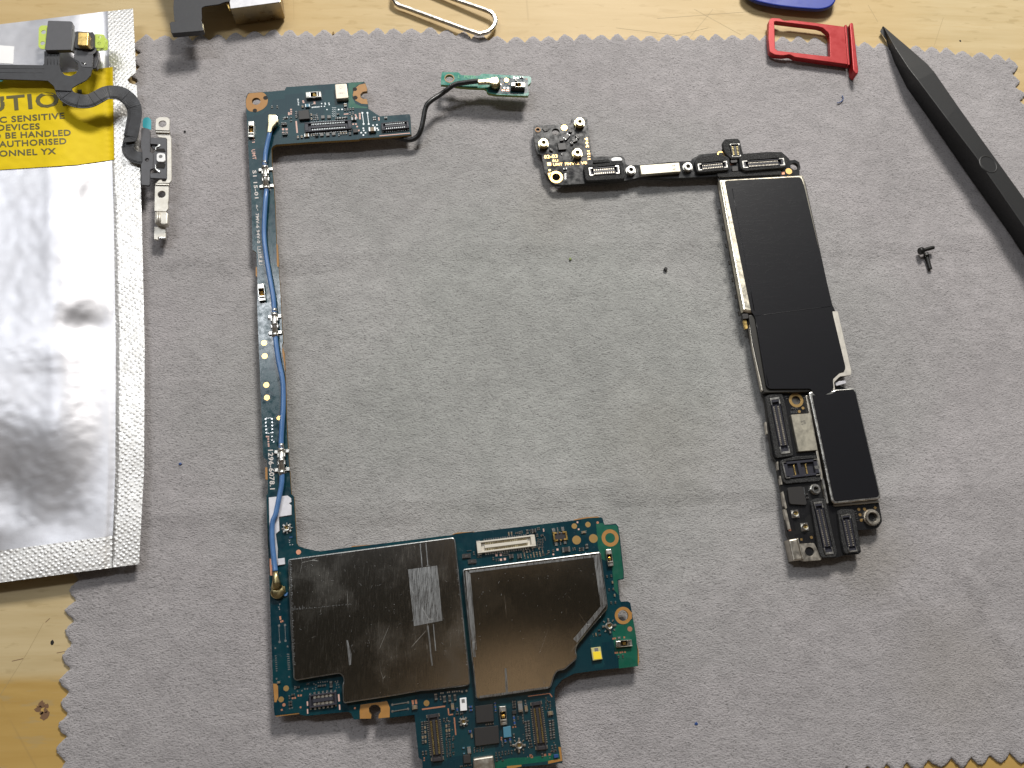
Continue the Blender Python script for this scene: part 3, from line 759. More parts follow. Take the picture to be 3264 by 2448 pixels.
for crop, pts in (('d1', [(880, 452), (900, 444), (1075, 430), (1090, 440), (1080, 460), (890, 470)]), ('d1', [(1900, 338), (1925, 322), (2120, 298), (2130, 315), (1910, 350)]), ('d4', [(10, 285), (60, 268), (230, 258), (240, 275), (20, 300)]),
                  ('d4', [(1345, 125), (1480, 98), (1610, 92), (1640, 105), (1500, 122), (1350, 145)]), ('c7', [(500, 485), (512, 500), (522, 660), (520, 695), (505, 690)]), ('c7', [(555, 1400), (572, 1450), (580, 1600), (565, 1640), (552, 1450)]),
                  ('c7', [(330, 690), (318, 700), (318, 770), (335, 785)]), ('c8', [(425, 940), (402, 940), (404, 1045), (428, 1050)]), ('d2', [(150, 1180), (430, 1140), (465, 1170), (440, 1168), (155, 1202)]), ('f3', [(1420, 820), (1470, 980), (1490, 1250), (1465, 1380), (1435, 1100)])):
    sb.prism(WS(K(crop, *pts), ZT-.01), ZT-.072, ZT-.01, 3, side=2)
# copper-coloured exposed strips
bar(sb, 'c4', ZT, (715, 575), (728, 715), 18, 6); bar(sb, 'c4', ZT, (1275, 495), (1330, 490), 14, 6); bar(sb, 'c4', ZT, (1685, 530), (1690, 568), 16, 6)
bar(sb, 'c4', ZT, (1410, 495), (1430, 545), 16, 6); bar(sb, 'f1', ZT, (1490, 570), (2030, 522), 16, 6)
bar(sb, 'd3', ZT, (262, 527), (560, 487), 18, 7); bar(sb, 'd3', ZT, (597, 515), (606, 600), 16, 7); bar(sb, 'd3', ZT, (606, 600), (660, 590), 16, 7)
bar(sb, 'd3', ZT, (675, 630), (695, 855), 17, 7); bar(sb, 'd3', ZT, (1620, 360), (1900, 322), 10, 7); bar(sb, 'd3', ZT, (1900, 325), (1930, 368), 14, 7)
bar(sb, 'd2', ZT, (945, 920), (952, 1010), 20, 6); bar(sb, 'd2', ZT, (552, 1010), (556, 1065), 18, 6); bar(sb, 'd2', ZT, (956, 1050), (960, 1115), 16, 6); bar(sb, 'd2', ZT, (554, 1105), (557, 1165), 16, 6)
# bare solder lands (unpopulated footprints)
def land(crop, pts, r, mi=8, sq=True): pads(sb, crop, ZT, UL, pts, r, mi, sq)
land('c4', [(655, 440), (657, 465), (655, 490), (630, 480), (630, 497), (797, 340), (802, 355), (930, 350), (932, 368)], 10, 6)
land('c4', [(1462, 488), (1464, 508), (1464, 528), (1466, 546), (1385, 612), (1418, 610), (1432, 640), (1450, 685)], 10, 6)
land('c4', [(1015, 370), (1055, 365), (1058, 378), (1100, 365), (1012, 403), (1048, 402), (1105, 383), (905, 415), (925, 412), (945, 410), (963, 410), (983, 408), (1078, 440), (738, 320), (738, 340), (742, 362), (742, 384)], 7)
land('c4', [(1215, 440), (1255, 437), (1505, 660), (1510, 685), (1575, 655), (1480, 712), (1530, 712), (1505, 740), (1620, 625), (1665, 620), (1668, 660), (1680, 680)], 9)
for k in range(5):
    for j in range(4): land('c4', [(1142+13*j, 418+24*k+3*(j % 2))], 3.6)
for k in range(2):
    x = 1493+60*k
    bar(sb, 'c4', ZT, (x, 480), (x+15, 605), 7, 8); land('c4', [(x, 478), (x+15, 610)], 10)
land('c4', [(205, 795), (222, 793), (207, 825), (223, 822)], 7, 6)
land('c4', [(562, 672), (603, 672), (562, 715), (603, 713)], 13, 6)
land('d1', [(262, 385), (262, 408), (268, 432), (292, 430), (165, 1030), (155, 1060), (160, 1080)], 6); land('d1', [(268, 355), (285, 353)], 6, 9)
land('d1', [(168, 1160), (170, 1178), (190, 1200), (178, 1205)], 9, 7)
for x0, y0, x1, y1 in ((155, 1250, 162, 1410), (215, 1240, 222, 1400)): bar(sb, 'd1', ZT, (x0, y0), (x1, y1), 5, 8)
land('d1', [(157, 1245), (162, 1410), (216, 1240), (222, 1398)], 12, 8, False)
bar(sb, 'c8', ZT, (405, 505), (460, 505), 4, 8); bar(sb, 'c8', ZT, (408, 640), (465, 635), 4, 8)
for i in range(5): land('c8', [(405+2*i, 515+30*i), (462+1*i, 512+30*i)], 7)
land('c8', [(415, 668), (430, 670), (430, 690), (430, 712), (432, 735), (433, 752)], 7, 6); land('c8', [(462, 668), (462, 700), (478, 715)], 6)
for i in range(8): land('d2', [(152+i*1.6, 437+27*i), (308+i*1.6, 415+27.5*i)], 0.1); bar(sb, 'd2', ZT, (143+i*1.6, 438+27*i), (165+i*1.6, 436+27*i), 11, 8); bar(sb, 'd2', ZT, (295+i*1.6, 418+27*i), (325+i*1.6, 415+27*i), 12, 8)
land('d2', [(148, 340), (303, 318), (165, 725), (322, 700)], 10)
for i in range(5): land('d2', [(690+28*i, 772-3*i)], 6)
land('d2', [(635, 790), (660, 800), (620, 850), (655, 838), (655, 860), (905, 760), (935, 755), (915, 778), (932, 775), (922, 805), (945, 800), (918, 838), (950, 832)], 6)
land('d2', [(395, 825), (395, 850), (428, 882), (485, 875), (520, 852), (552, 850), (330, 1100), (362, 1090)], 9); land('d2', [(440, 938), (472, 934), (367, 970), (398, 965)], 11, 7)
land('d2', [(1878, 1008), (1918, 1002), (1882, 1035), (1922, 1028)], 13, 7)
for y0, y1, yy in ((1052, 1022, 1028), (1135, 1105, 1128)):
    bar(sb, 'd2', ZT, (1625, y0), (1815, y1), 12, 8, .012); land('d2', [(1622, y0), (1820, y1)], 15, 8, False)
land('d3', [(505, 320), (530, 318), (590, 310), (612, 306), (655, 302), (680, 298), (710, 297), (742, 294)], 8); land('d3', [(775, 300), (832, 290)], 13, 8, False)
land('f3', [(865, 722), (910, 715), (918, 1062), (962, 1058), (1035, 1052), (1082, 1045), (1148, 1042)], 20, 7); land('f3', [(1130, 690)], 20, 7)
land('f3', [(380, 615), (388, 660)], 10); land('d4', [(1385, 155), (1398, 232)], 9, 6)
land('f2', [(1515, 1235)], 35, 6); land('f2', [(1370, 1405)], 32, 6, False); land('f2', [(1022, 520), (1030, 580)], 22, 6)
land('d4', [(493, 517), (540, 513), (542, 567), (585, 560)], 12, 6)
land('d3', [(1655, 1120), (1670, 1135)], 15, 7); land('d3', [(1430, 755), (1460, 750), (1280, 890), (1280, 915)], 9, 7)
land('d3', [(1840, 1112), (1898, 1105)], 14, 7); land('d3', [(290, 1150), (290, 1180)], 8, 7)
random.seed(11)
for i in range(60):
    x = random.choice([random.uniform(560, 680), random.uniform(1560, 1660), random.uniform(1890, 1960)]); y = random.uniform(640, 1180)
    if random.random() < .6: land('d3', [(x, y)], random.uniform(4, 7))
sub = sb.build('board_substrate', [M['soldermask_blue'], M['soldermask_green'], M['laminate_edge'], M['bare_laminate'], M['gold_pad'], M['hole_dark'], M['pink_print'], M['copper_pad'], M['solder'], M['ceramic_blue']], bl)
# underside can that carries the board
mb = MB(); mb.prism(WS([(920, 1850), (1880, 1730), (1850, 2080), (940, 2200)], ZT-.1), CZ-.02, ZT-.08, 0, bev=.0); mb.build('underside_shield', M['dull_nickel'], bl)
mb = MB(); mb.prism(WS([(910, 330), (1140, 318), (1145, 410), (915, 430)], ZT-.1), CZ-.02, ZT-.08, 0); mb.build('underside_shield', M['dull_nickel'], bl)
T = lambda body, crop, a, b, cap, m='white_print', z=ZT+.004, P=bl: text_px('printed_text', body, *K(crop, a, b), cap*CR[crop][2], z, M[m], P)
T('UMT', 'c4', (190, 912), (208, 1030), 40, 'pink_print'); T('S1 15-01', 'c4', (203, 1155), (232, 1485), 42)
T('7MV-6 94V-0', 'c7', (318, 222), (332, 485), 26); T('1296-6078.1', 'c8', (428, 785), (446, 1135), 42)
T('11', 'c7', (345, 540), (347, 570), 18); T('1J', 'c7', (352, 600), (355, 650), 24)
mb = MB()
for a, b in (((335, 515), (342, 585)), ((335, 515), (372, 515)), ((342, 585), (375, 582)), ((342, 592), (350, 675)), ((342, 592), (378, 590)), ((350, 675), (388, 672))): bar(mb, 'c7', ZT+.003, a, b, 4, 0, .001)
for a, b in (((325, 145), (328, 180)), ((333, 150), (334, 165)), ((334, 182), (338, 200))): bar(mb, 'c7', ZT+.003, a, b, 4, 0, .001)
mb.build('printed_mark', M['white_print'], bl)
# shield cans
SH = .135
def can(name, pts, z0, h, mat_top, P, rnd=.05, bev=.022, extra=None, mats=None, label=None):
    w = rounded([(p.x, p.y) for p in WS(pts, z0+h)], rnd, 3); mb = MB(); mb.prism(w, z0, z0+h, 0, side=1, bev=bev, bmi=2 if extra else None)
    if extra: extra(mb, z0+h)
    o = mb.build(name, mats or [M[mat_top], M['dull_nickel'], M['shield_scuffed'], M['hole_dark'], M['bright_steel']], P)
    if label: o['label'] = label
    return o
P1 = K('d1', (245, 575), (1918, 352), (1935, 400), (1985, 880), (2040, 1400)) + K('d3', (868, 0), (880, 190), (858, 222), (330, 290)) + K('d2', (1975, 880), (1700, 930), (1015, 1035), (998, 1005), (990, 800), (1005, 760), (1000, 700), (960, 662), (880, 672), (560, 725), (405, 752), (375, 715), (345, 200), (335, 0))
def ex1(mb, z):
    def q(pts, mi, dz=.002): mb.flat([(p.x, p.y) for p in WS(K('d1', *pts), z)], z+dz, mi)
    q([(1455, 680), (1750, 640), (1803, 1195), (1515, 1250)], 2)
    for a, b, w in (((1578, 420), (1598, 655), 10), ((1635, 415), (1655, 645), 8), ((1655, 1245), (1700, 1650), 12), ((1710, 1230), (1735, 1500), 8)):
        A, B = WS(K('d1', a, b), z); d = B-A; mb.box((A+B)/2, d, d.length, w*.0022, z, z+.0025, 2)
    random.seed(5)
    for i in range(64):      # stamped burr marks along the left and right rims
        y = 600+i*16.5; x = 262+(y-575)*.035; L = random.uniform(8, 24)
        A, B = WS(K('d1', (x, y), (x+L, y-3)), z); mb.box((A+B)/2, B-A, (B-A).length, .010, z, z+.002, 2)
        if random.random() < .6:
            x2 = 1925+(y-352)*.108-8; A, B = WS(K('d1', (x2-L*.7, y), (x2, y-2)), z); mb.box((A+B)/2, B-A, (B-A).length, .008, z, z+.002, 2)
    A, B = WS(K('d1', (850, 1400), (870, 1650)), z); 
    mb.flat([(p.x, p.y) for p in WS(K('d1', (835, 1390), (850, 1395), (885, 1530), (880, 1640), (862, 1645), (850, 1540)), z)], z+.002, 2)
    for i in range(70):
        cx, cy = random.uniform(340, 1850), random.uniform(500, 1500); a = random.gauss(1.3, .8); L = random.uniform(4, 30)
        A, B = WS(K('d1', (cx, cy), (cx+L*math.cos(a), cy+L*math.sin(a))), z); mb.box((A+B)/2, B-A, (B-A).length, random.uniform(.002, .006), z, z+.0018, 2)
    for i in range(40):      # shallow chatter line left by a tool
        x = 300+i*15+random.uniform(-4, 4); y = 1090-(x-300)*.1; L = random.uniform(6, 40) if i < 8 else random.uniform(3, 16)
        A, B = WS(K('d1', (x, y), (x+2, y-L)), z); mb.box((A+B)/2, B-A, (B-A).length, .006, z, z+.0018, 2)
can('shield_can', P1, ZT, SH, 'shield_dark', bl, extra=ex1, label='larger left shield can with pale scuffed rectangle')
P2 = K('d4', (120, 668), (1625, 478), (1645, 500), (1720, 1070), (1712, 1112), (1388, 1500), (1366, 1560), (1388, 1650)) + K('d3', (2085, 22), (2000, 32), (1958, 95), (1918, 232), (1880, 262), (975, 395), (950, 368), (915, 0)) + K('d4', (215, 1640), (135, 850))
def ex2(mb, z):
    w = [(p.x, p.y) for p in WS(P2, z)]
    if area2(w) < 0: w = w[::-1]
    def f(pts, mi=2): mb.flat([(p.x, p.y) for p in WS(K('d4', *pts), z)], z+.0015, mi)
    f([(150, 690), (190, 690), (225, 1000), (265, 1640), (235, 1640), (170, 1000)]); f([(1560, 520), (1625, 505), (1705, 1060), (1640, 1080), (1600, 800)])
    f([(1640, 1080), (1705, 1065), (1380, 1480), (1340, 1440)]); f([(170, 690), (1560, 515), (1560, 540), (190, 712)])
    f([(195, 720), (205, 720), (275, 1560), (268, 1560)])
    mb.flat([(p.x, p.y) for p in WS(K('d3', (1000, 355), (1880, 235), (1880, 258), (990, 385)), z)], z+.0015, 2)
    mb.flat([(p.x, p.y) for p in WS(K('d3', (1322, 0), (1345, 0), (1365, 320), (1335, 325)), z)], z+.0012, 2)
    random.seed(9)
    for i in range(45):
        cx, cy = random.uniform(280, 1560), random.uniform(620, 1450)
        if cx > 1400 and cy > 1100: continue
        a = random.gauss(1.8, .8); L = random.uniform(3, 28)
        A, B = WS(K('d4', (cx, cy), (cx+L*math.cos(a), cy+L*math.sin(a))), z); mb.box((A+B)/2, B-A, (B-A).length, random.uniform(.002, .007), z, z+.0018, 2)
can('shield_can', P2, ZT, SH, 'shield_bronze', bl, extra=ex2, label='smaller right shield can with clipped corner')
# white plated antenna lands
mb = MB(); mb.prism(WS(K('c8', (432, 1205), (600, 1188), (630, 1212), (634, 1245), (612, 1258), (634, 1275), (634, 1360), (522, 1378), (528, 1500), (495, 1528), (512, 1659), (510, 1790), (455, 1800), (440, 1500)), ZT+.02), ZT, ZT+.02, 0, bev=.006); mb.build('grounding_plate', M['white_metal'], bl)
chip('d1', [(138, 572), (212, 562), (216, 628), (142, 640)], ZT, .03, bl, 'white_metal', 'grounding_pad')
# connectors
connector('board_connector', 'c4', [(812, 592), (1358, 556), (1372, 660), (822, 702)], ZT, .07, 20, bl, 'dark')
connector('board_connector', 'c4', [(1712, 595), (2032, 568), (2045, 652), (1722, 682)], ZT, .07, 10, bl, 'dark')
connector('board_connector', 'd4', [(270, 368), (912, 290), (930, 415), (285, 498)], ZT, .08, 19, bl, 'cream')
connector('board_connector', 'd2', [(570, 930), (915, 885), (925, 1050), (575, 1098)], ZT, .07, 5, bl, 'slate')
connector('board_connector', 'd3', [(330, 600), (395, 1200), (530, 1185), (470, 580)][::-1], ZT, .07, 17, bl, 'rich')
connector('board_connector', 'd3', [(1665, 440), (1735, 1055), (1865, 1040), (1785, 420)][::-1], ZT, .07, 17, bl, 'rich')
# gold-ringed battery contact
q = Q(K('f2', (1340, 640), (1840, 590), (1890, 880), (1390, 940)), ZT+.07); mb = MB(); q.box(mb, .02, .98, .02, .98, ZT, ZT+.04, 0, .01)
o = mb.build('battery_contact', M['plastic_black'], bl); g = MB()
for (u0, u1, v0, v1) in ((0, .30, -.02, .17), (0, .13, 0, 1), (0, .30, .83, 1.02), (.70, 1, -.02, .17), (.87, 1, 0, 1), (.70, 1, .83, 1.02), (.45, .56, -.02, .13), (.45, .56, .87, 1.02)): q.box(g, u0, u1, v0, v1, ZT+.03, ZT+.07, 0, .008)
g.build('gold_frame', M['gold_plate'], o)
g = MB()
for (u0, u1, v0, v1) in ((0, .24, -.55, -.1), (.36, .46, -.6, -.05), (.66, .88, -.6, -.1), (.05, .25, 1.1, 1.5), (.42, .5, 1.1, 1.5), (.68, .88, 1.1, 1.45)): q.box(g, u0, u1, v0, v1, ZT, ZT+.025, 0, .005)
g.build('solder_tab', M['solder'], o)
# spring contacts
spring('c4', [(150, 575), (148, 755), (220, 757), (218, 573)], ZT, .09, bl); spring('c4', [(825, 232), (1005, 220), (1008, 285), (830, 300)], ZT, .09, bl)
spring('c7', [(332, 842), (345, 990), (405, 985), (390, 838)], ZT, .09, bl); spring('d4', [(1695, 455), (1725, 640), (1785, 632), (1758, 448)], ZT, .09, bl)
spring('f3', [(930, 770), (1310, 745), (1330, 900), (935, 935)], ZT, .09, bl); spring('d3', [(1248, 490), (1270, 735), (1355, 722), (1338, 482)], ZT, .09, bl)
rf_socket('d1', 233, 260, 48, ZT, bl, UL); rf_socket('d4', 1738, 1295, 52, ZT, bl, rot90(UL)+UL); rf_socket('d3', 795, 685, 56, ZT, bl, UL); rf_socket('d3', 1508, 990, 62, ZT, bl, rot90(UL)*.8+UL)
# cans and chips
mic = chip('c4', [(1168, 140), (1305, 130), (1330, 302), (1183, 315)], ZT, .11, bl, 'mic_metal', 'microphone_can', .015, .03)
text_px('printed_text', '0851', *K('c4', (1212, 258), (1285, 252)), 20*.271, ZT+.112, M['white_print'], None).parent = mic
for o in [c for c in mic.children]: o.location = o.location-WL[mic.name]
mb = MB(); c = W(K('c4', (1240, 175))[0], ZT+.11); mb.prism(circ(c, .042, 20), ZT+.109, ZT+.112, 0, holes=[circ(c, .030, 20)]); mb.build('port_ring', M['white_print'], mic)
chip('c4', [(737, 452), (862, 440), (875, 545), (748, 556)], ZT, .07, bl)
chip('c4', [(1380, 668), (1440, 662), (1445, 705), (1385, 712)], ZT, .05, bl)
chip('d3', [(945, 488), (1170, 460), (1185, 680), (958, 705)], ZT, .06, bl, 'chip_black'); chip('d3', [(930, 768), (1240, 735), (1255, 960), (945, 1000)], ZT, .06, bl, 'chip_black')
chip('d3', [(1300, 757), (1398, 740), (1410, 880), (1310, 893)], ZT, .05, bl, 'light_blue_component', 'filter_block'); chip('d3', [(1950, 1110), (2010, 1100), (2015, 1145), (1955, 1155)], ZT, .04, bl, 'ceramic_blue', 'filter_block')
chip('d3', [(790, 1115), (880, 1105), (890, 1215), (795, 1222)], ZT, .05, bl, 'ceramic_dark')
chip('d3', [(1415, 545), (1470, 538), (1475, 585), (1420, 592)], ZT, .04, bl)
chip('d3', [(915, 1158), (1180, 1118), (1205, 1380), (930, 1420)], ZT, .16, bl, 'dull_nickel', 'component_can', .03, .04)
chip('d3', [(745, 385), (830, 375), (840, 540), (753, 550)], ZT, .05, bl, 'white_plastic', 'sensor_block')
chip('d3', [(768, 398), (808, 393), (812, 440), (772, 445)], ZT+.05, .004, bl, 'chip_grey', 'sensor_window', 0, .005)
led = chip('f3', [(330, 945), (560, 915), (608, 1218), (378, 1252)], ZT, .06, bl, 'led_body', 'flash_led', .006, .01)
chip('f3', [(372, 1040), (560, 1028), (588, 1205), (400, 1225)], ZT+.06, .006, led, 'yellow_phosphor', 'phosphor_window', .002, .01)
chip('f3', [(412, 950), (500, 940), (508, 1018), (420, 1028)], ZT+.06, .004, led, 'chip_grey', 'led_die', .001, .005)
for qd in ([(1005, 508), (1048, 505), (1050, 542), (1008, 545)], [(1078, 505), (1120, 502), (1123, 540), (1080, 543)], [(990, 715), (1035, 711), (1038, 748), (995, 752)], [(1062, 712), (1105, 708), (1108, 745), (1065, 749)], [(1132, 705), (1175, 702), (1178, 738), (1136, 742)]): chip('c4', qd, ZT, .035, bl, 'chip_grey', 'inductor', .006, .012)
for qd in ([(115, 505), (205, 498), (208, 545), (118, 552)], [(180, 568), (268, 560), (270, 605), (183, 612)]):
    o = chip('d4', qd, ZT, .035, bl, 'ceramic_dark', 'inductor', .004, .004); q = Q(K('d4', *qd), ZT+.037); mb = MB()
    for u0, u1, v0, v1 in ((.38, .62, .3, .38), (.38, .62, .62, .7), (.38, .45, .3, .7), (.55, .62, .3, .7)): q.box(mb, u0, u1, v0, v1, ZT+.035, ZT+.038, 0)
    for u0, u1 in ((-.02, .06), (.94, 1.02)): q.box(mb, u0, u1, 0, 1, ZT, ZT+.03, 0)
    mb.build('printed_mark', M['solder'], o)
# small passives
s = SMD(bl, ZT, UL, sub)
s.add('c4', 578, 620, 30, 62, 'resistor', True, 'ceramic_dark'); s.add('c4', 585, 735, 30, 62, 'resistor', True)
s.row('c4', 433, 412, 495, 410, 2, 30, 18, 'capacitor', True, 'ceramic_dark'); s.add('c4', 600, 540, 40, 22, 'resistor'); s.add('c4', 567, 550, 26, 12, 'capacitor', True); s.row('c4', 653, 540, 655, 577, 2, 22, 14)
s.row('c4', 718, 480, 720, 525, 2, 36, 22, 'capacitor', True); s.add('c4', 793, 412, 30, 26, 'capacitor', True, 'ceramic_tan'); s.add('c4', 852, 405, 56, 44, 'capacitor', False, 'light_blue_component', .05)
s.row('c4', 895, 505, 898, 552, 2, 34, 20, 'capacitor', True, 'ceramic_tan'); s.row('c4', 928, 510, 935, 560, 3, 24, 14); s.row('c4', 960, 508, 972, 555, 3, 28, 18, 'capacitor', True)
s.row('c4', 1190, 548, 1305, 538, 5, 26, 22, 'capacitor', False, 'ceramic_dark'); s.row('c4', 1295, 395, 1300, 402, 1, 44, 36, 'capacitor', True, 'ceramic_tan', .04)
s.row('c4', 1290, 445, 1385, 435, 4, 32, 20, 'capacitor', True); s.row('c4', 1350, 490, 1385, 487, 2, 34, 18, 'capacitor', True); s.add('c4', 1208, 498, 28, 24, 'resistor', False, 'chip_black'); s.add('c4', 1370, 530, 34, 20, 'capacitor', True, 'ceramic_tan')
s.add('c4', 1397, 560, 56, 40, 'resistor', False, 'ceramic_dark'); s.add('c4', 1612, 690, 84, 60, 'capacitor', False, 'ceramic_tan', .08); s.add('c4', 1770, 542, 32, 26, 'capacitor', False, 'chip_grey')
s.row('c4', 1625, 550, 1645, 548, 2, 44, 16, 'capacitor', True); s.row('c4', 738, 770, 782, 765, 2, 34, 26, 'capacitor', True, 'ceramic_tan'); s.add('c4', 842, 752, 58, 46, 'capacitor', False, 'ceramic_tan', .045)
s.row('c4', 895, 745, 925, 742, 2, 32, 16, 'capacitor', True, 'ceramic_tan'); s.add('c4', 960, 752, 26, 40, 'resistor', True); s.row('c4', 1243, 722, 1305, 718, 3, 36, 20, 'capacitor', True, 'ceramic_tan'); s.add('c4', 1218, 742, 34, 18, 'capacitor', True); s.add('c4', 1350, 728, 30, 28, 'resistor', True)
s.row('c4', 905, 384, 925, 380, 2, 18, 12)
# near cream connector
s.row('d4', 628, 282, 658, 278, 2, 40, 16, 'capacitor', True, 'ceramic_tan'); s.add('d4', 716, 272, 34, 16); s.row('d4', 745, 268, 775, 262, 3, 24, 12, 'capacitor', True); s.add('d4', 832, 258, 40, 26, 'capacitor', True); s.add('d4', 905, 250, 44, 40, 'resistor', False, 'chip_black')
s.row('d4', 868, 240, 872, 262, 2, 22, 12); s.row('d4', 945, 228, 962, 225, 2, 26, 14, 'capacitor', True); s.add('d4', 940, 298, 28, 24, 'resistor', True); s.add('d4', 995, 298, 30, 22)
for j in range(4):
    for i in range(3): s.add('d4', 950+26*i-2*j, 345+27*j, 20, 14, 'capacitor', (i+j) % 2 == 0)
s.row('d4', 1022, 320, 1030, 345, 2, 18, 12, 'capacitor', True)
for j in range(5):
    for i in range(7):
        if random.random() < .86: s.add('d4', 790+34*i+4*j, 470+19*j-5*i, 22, 13, 'resistor' if (i*j) % 3 == 0 else 'capacitor', random.random() < .6, random.choice(['ceramic_dark', 'ceramic_tan']))
s.row('d4', 570, 500, 625, 492, 4, 18, 11); s.row('d4', 575, 520, 620, 515, 3, 18, 11, 'resistor'); s.add('d4', 655, 530, 46, 44, 'resistor', False, 'chip_black'); s.add('d4', 745, 528, 46, 48, 'resistor', False, 'chip_black'); s.row('d4', 490, 572, 515, 568, 2, 26, 12, 'capacitor', True)
s.add('d4', 458, 555, 30, 18, 'capacitor', True); s.row('d4', 178, 470, 205, 466, 2, 18, 10); s.add('d4', 243, 495, 34, 16, 'capacitor', True); s.row('d4', 290, 538, 318, 535, 2, 18, 10)
s.add('d4', 1258, 455, 88, 52, 'resistor', False, 'ceramic_dark', .05); s.row('d4', 1335, 452, 1357, 448, 2, 26, 12, 'capacitor', True); s.row('d4', 1428, 440, 1428, 462, 2, 56, 12, 'resistor'); s.add('d4', 1485, 420, 44, 32, 'capacitor', True, 'ceramic_dark')
s.add('d4', 1452, 265, 56, 26, 'resistor', False, 'ceramic_tan'); s.row('d4', 1065, 478, 1118, 470, 2, 26, 24, 'capacitor', True); s.row('d4', 1045, 505, 1060, 503, 2, 16, 10)
s.row('d4', 1710, 752, 1757, 745, 2, 24, 18, 'capacitor', True); s.add('d4', 1770, 817, 30, 18, 'capacitor', True, 'ceramic_tan'); s.row('d4', 1733, 895, 1778, 890, 2, 22, 18, 'capacitor', True); s.add('d4', 1793, 960, 30, 18, 'capacitor', True, 'ceramic_tan'); s.row('d4', 1755, 1040, 1802, 1036, 2, 22, 18, 'capacitor', True)
s.add('f3', 522, 520, 56, 40); s.add('f3', 447, 617, 80, 34, 'capacitor', True, 'ceramic_tan'); s.add('f3', 540, 628, 56, 36); s.add('f3', 1002, 700, 74, 44, 'resistor', False, 'chip_grey'); s.row('f3', 992, 1150, 1095, 1142, 2, 60, 38, 'capacitor', True)
# around lower-left connector
s.add('d2', 195, 770, 42, 28, 'capacitor', False, 'ceramic_tan'); s.add('d2', 434, 830, 44, 22); s.add('d2', 376, 925, 44, 24); s.add('d2', 328, 958, 42, 24, 'capacitor', True); s.add('d2', 340, 1018, 42, 28, 'capacitor'); s.add('d2', 342, 1055, 44, 26, 'capacitor')
s.add('d2', 706, 815, 46, 24, 'resistor'); s.add('d2', 766, 808, 46, 24, 'resistor'); s.add('d2', 852, 795, 76, 36, 'resistor', True, 'ceramic_dark'); s.add('d2', 1906, 1082, 70, 52, 'capacitor', False, 'ceramic_tan', .045); s.row('d2', 560, 790, 575, 790, 1, 30, 16)
# bottom block
s.add('d3', 440, 365, 78, 38, 'capacitor', True, 'ceramic_dark', .04); s.add('d3', 500, 380, 50, 22, 'capacitor', True); s.add('d3', 551, 395, 78, 38, 'capacitor', True, 'ceramic_dark', .04); s.add('d3', 617, 385, 78, 36, 'capacitor', True, 'ceramic_dark', .04); s.add('d3', 685, 375, 74, 34, 'capacitor', True)
s.add('d3', 654, 490, 82, 42, 'capacitor', True, 'ceramic_tan', .045); s.add('d3', 714, 530, 50, 24, 'resistor', True, 'ceramic_blue'); s.row('d3', 885, 495, 890, 538, 2, 50, 24, 'resistor', False, 'ceramic_blue'); s.row('d3', 715, 585, 770, 580, 2, 40, 22)
s.row('d3', 1198, 450, 1205, 540, 3, 36, 20, 'resistor', True, 'ceramic_blue'); s.add('d3', 1520, 488, 130, 62, 'capacitor', True, 'chip_grey', .06); s.add('d3', 1588, 430, 46, 22, 'capacitor', True); s.add('d3', 1596, 512, 80, 42, 'capacitor', True, 'ceramic_tan', .045)
s.row('d3', 1438, 430, 1445, 500, 3, 44, 24, 'resistor'); s.row('d3', 1440, 635, 1448, 700, 2, 54, 26, 'resistor', True, 'ceramic_blue'); s.add('d3', 1492, 637, 36, 18, 'capacitor', True)
s.add('d3', 1905, 575, 70, 48, 'capacitor', False, 'ceramic_tan', .045); s.add('d3', 880, 810, 46, 30, 'resistor', False, 'ceramic_blue'); s.add('d3', 898, 865, 52, 24, 'capacitor', True, 'ceramic_tan'); s.row('d3', 1100, 718, 1160, 710, 2, 46, 22)
s.add('d3', 1440, 865, 50, 24, 'capacitor', True); s.row('d3', 1330, 930, 1390, 912, 2, 46, 26, 'resistor', True, 'ceramic_blue'); s.add('d3', 1398, 968, 50, 24, 'capacitor', True); s.row('d3', 1290, 945, 1295, 985, 2, 28, 20, 'capacitor', True); s.add('d3', 866, 1050, 84, 48, 'capacitor', True, 'white_plastic' if 0 else 'chip_grey', .05)
s.add('d3', 795, 1022, 34, 20, 'resistor', False, 'light_blue_component'); s.add('d3', 802, 1092, 30, 16, 'resistor', False, 'light_blue_component')
for i in range(6):
    for j in range(2): s.add('d3', 1212+40*i, 1085-6*i+32*j-60*(j > 1), 22, 15, 'capacitor', (i+j) % 2 == 0)
for i in range(4):
    for j in range(2): s.add('d3', 932+38*i, 1032-4*i+32*j, 24, 16, 'resistor' if j else 'capacitor', i % 2 == 0)
s.row('d3', 1218, 1150, 1222, 1185, 2, 26, 16); s.row('d3', 1272, 1145, 1298, 1180, 2, 26, 16); s.row('d3', 765, 1258, 880, 1240, 3, 34, 18)
for (x0, y0, n) in ((265, 705, 5), (575, 740, 3)):
    for k in range(n):
        for j in range(2): s.add('d3', x0+34*j+2.5*k, y0+60*k-6*j, 40, 26, 'resistor' if (k+j) % 2 else 'capacitor', True, random.choice(['ceramic_dark', 'ceramic_tan']))
for k in range(7):
    for j in range(3):
        if random.random() < .85: s.add('d3', 575+40*j+2*k, 920+34*k-5*j, 26, 17, 'capacitor', (k+j) % 2 == 0)
s.row('d3', 542, 660, 582, 655, 2, 40, 20, 'capacitor', True); s.row('d3', 275, 1085, 315, 1080, 2, 46, 22, 'capacitor', True); s.row('d3', 660, 880, 665, 905, 2, 24, 16)
for (x0, y0, n) in ((1590, 700, 4), (1900, 690, 4)):
    for k in range(n):
        for j in range(2): s.add('d3', x0+38*j+5*k, y0+62*k-6*j, 44, 28, 'resistor' if (k+j) % 2 else 'capacitor', True, 'ceramic_dark')
for k in range(4): s.add('d3', 1552+3*k, 580+36*k, 30, 18, 'capacitor', True)
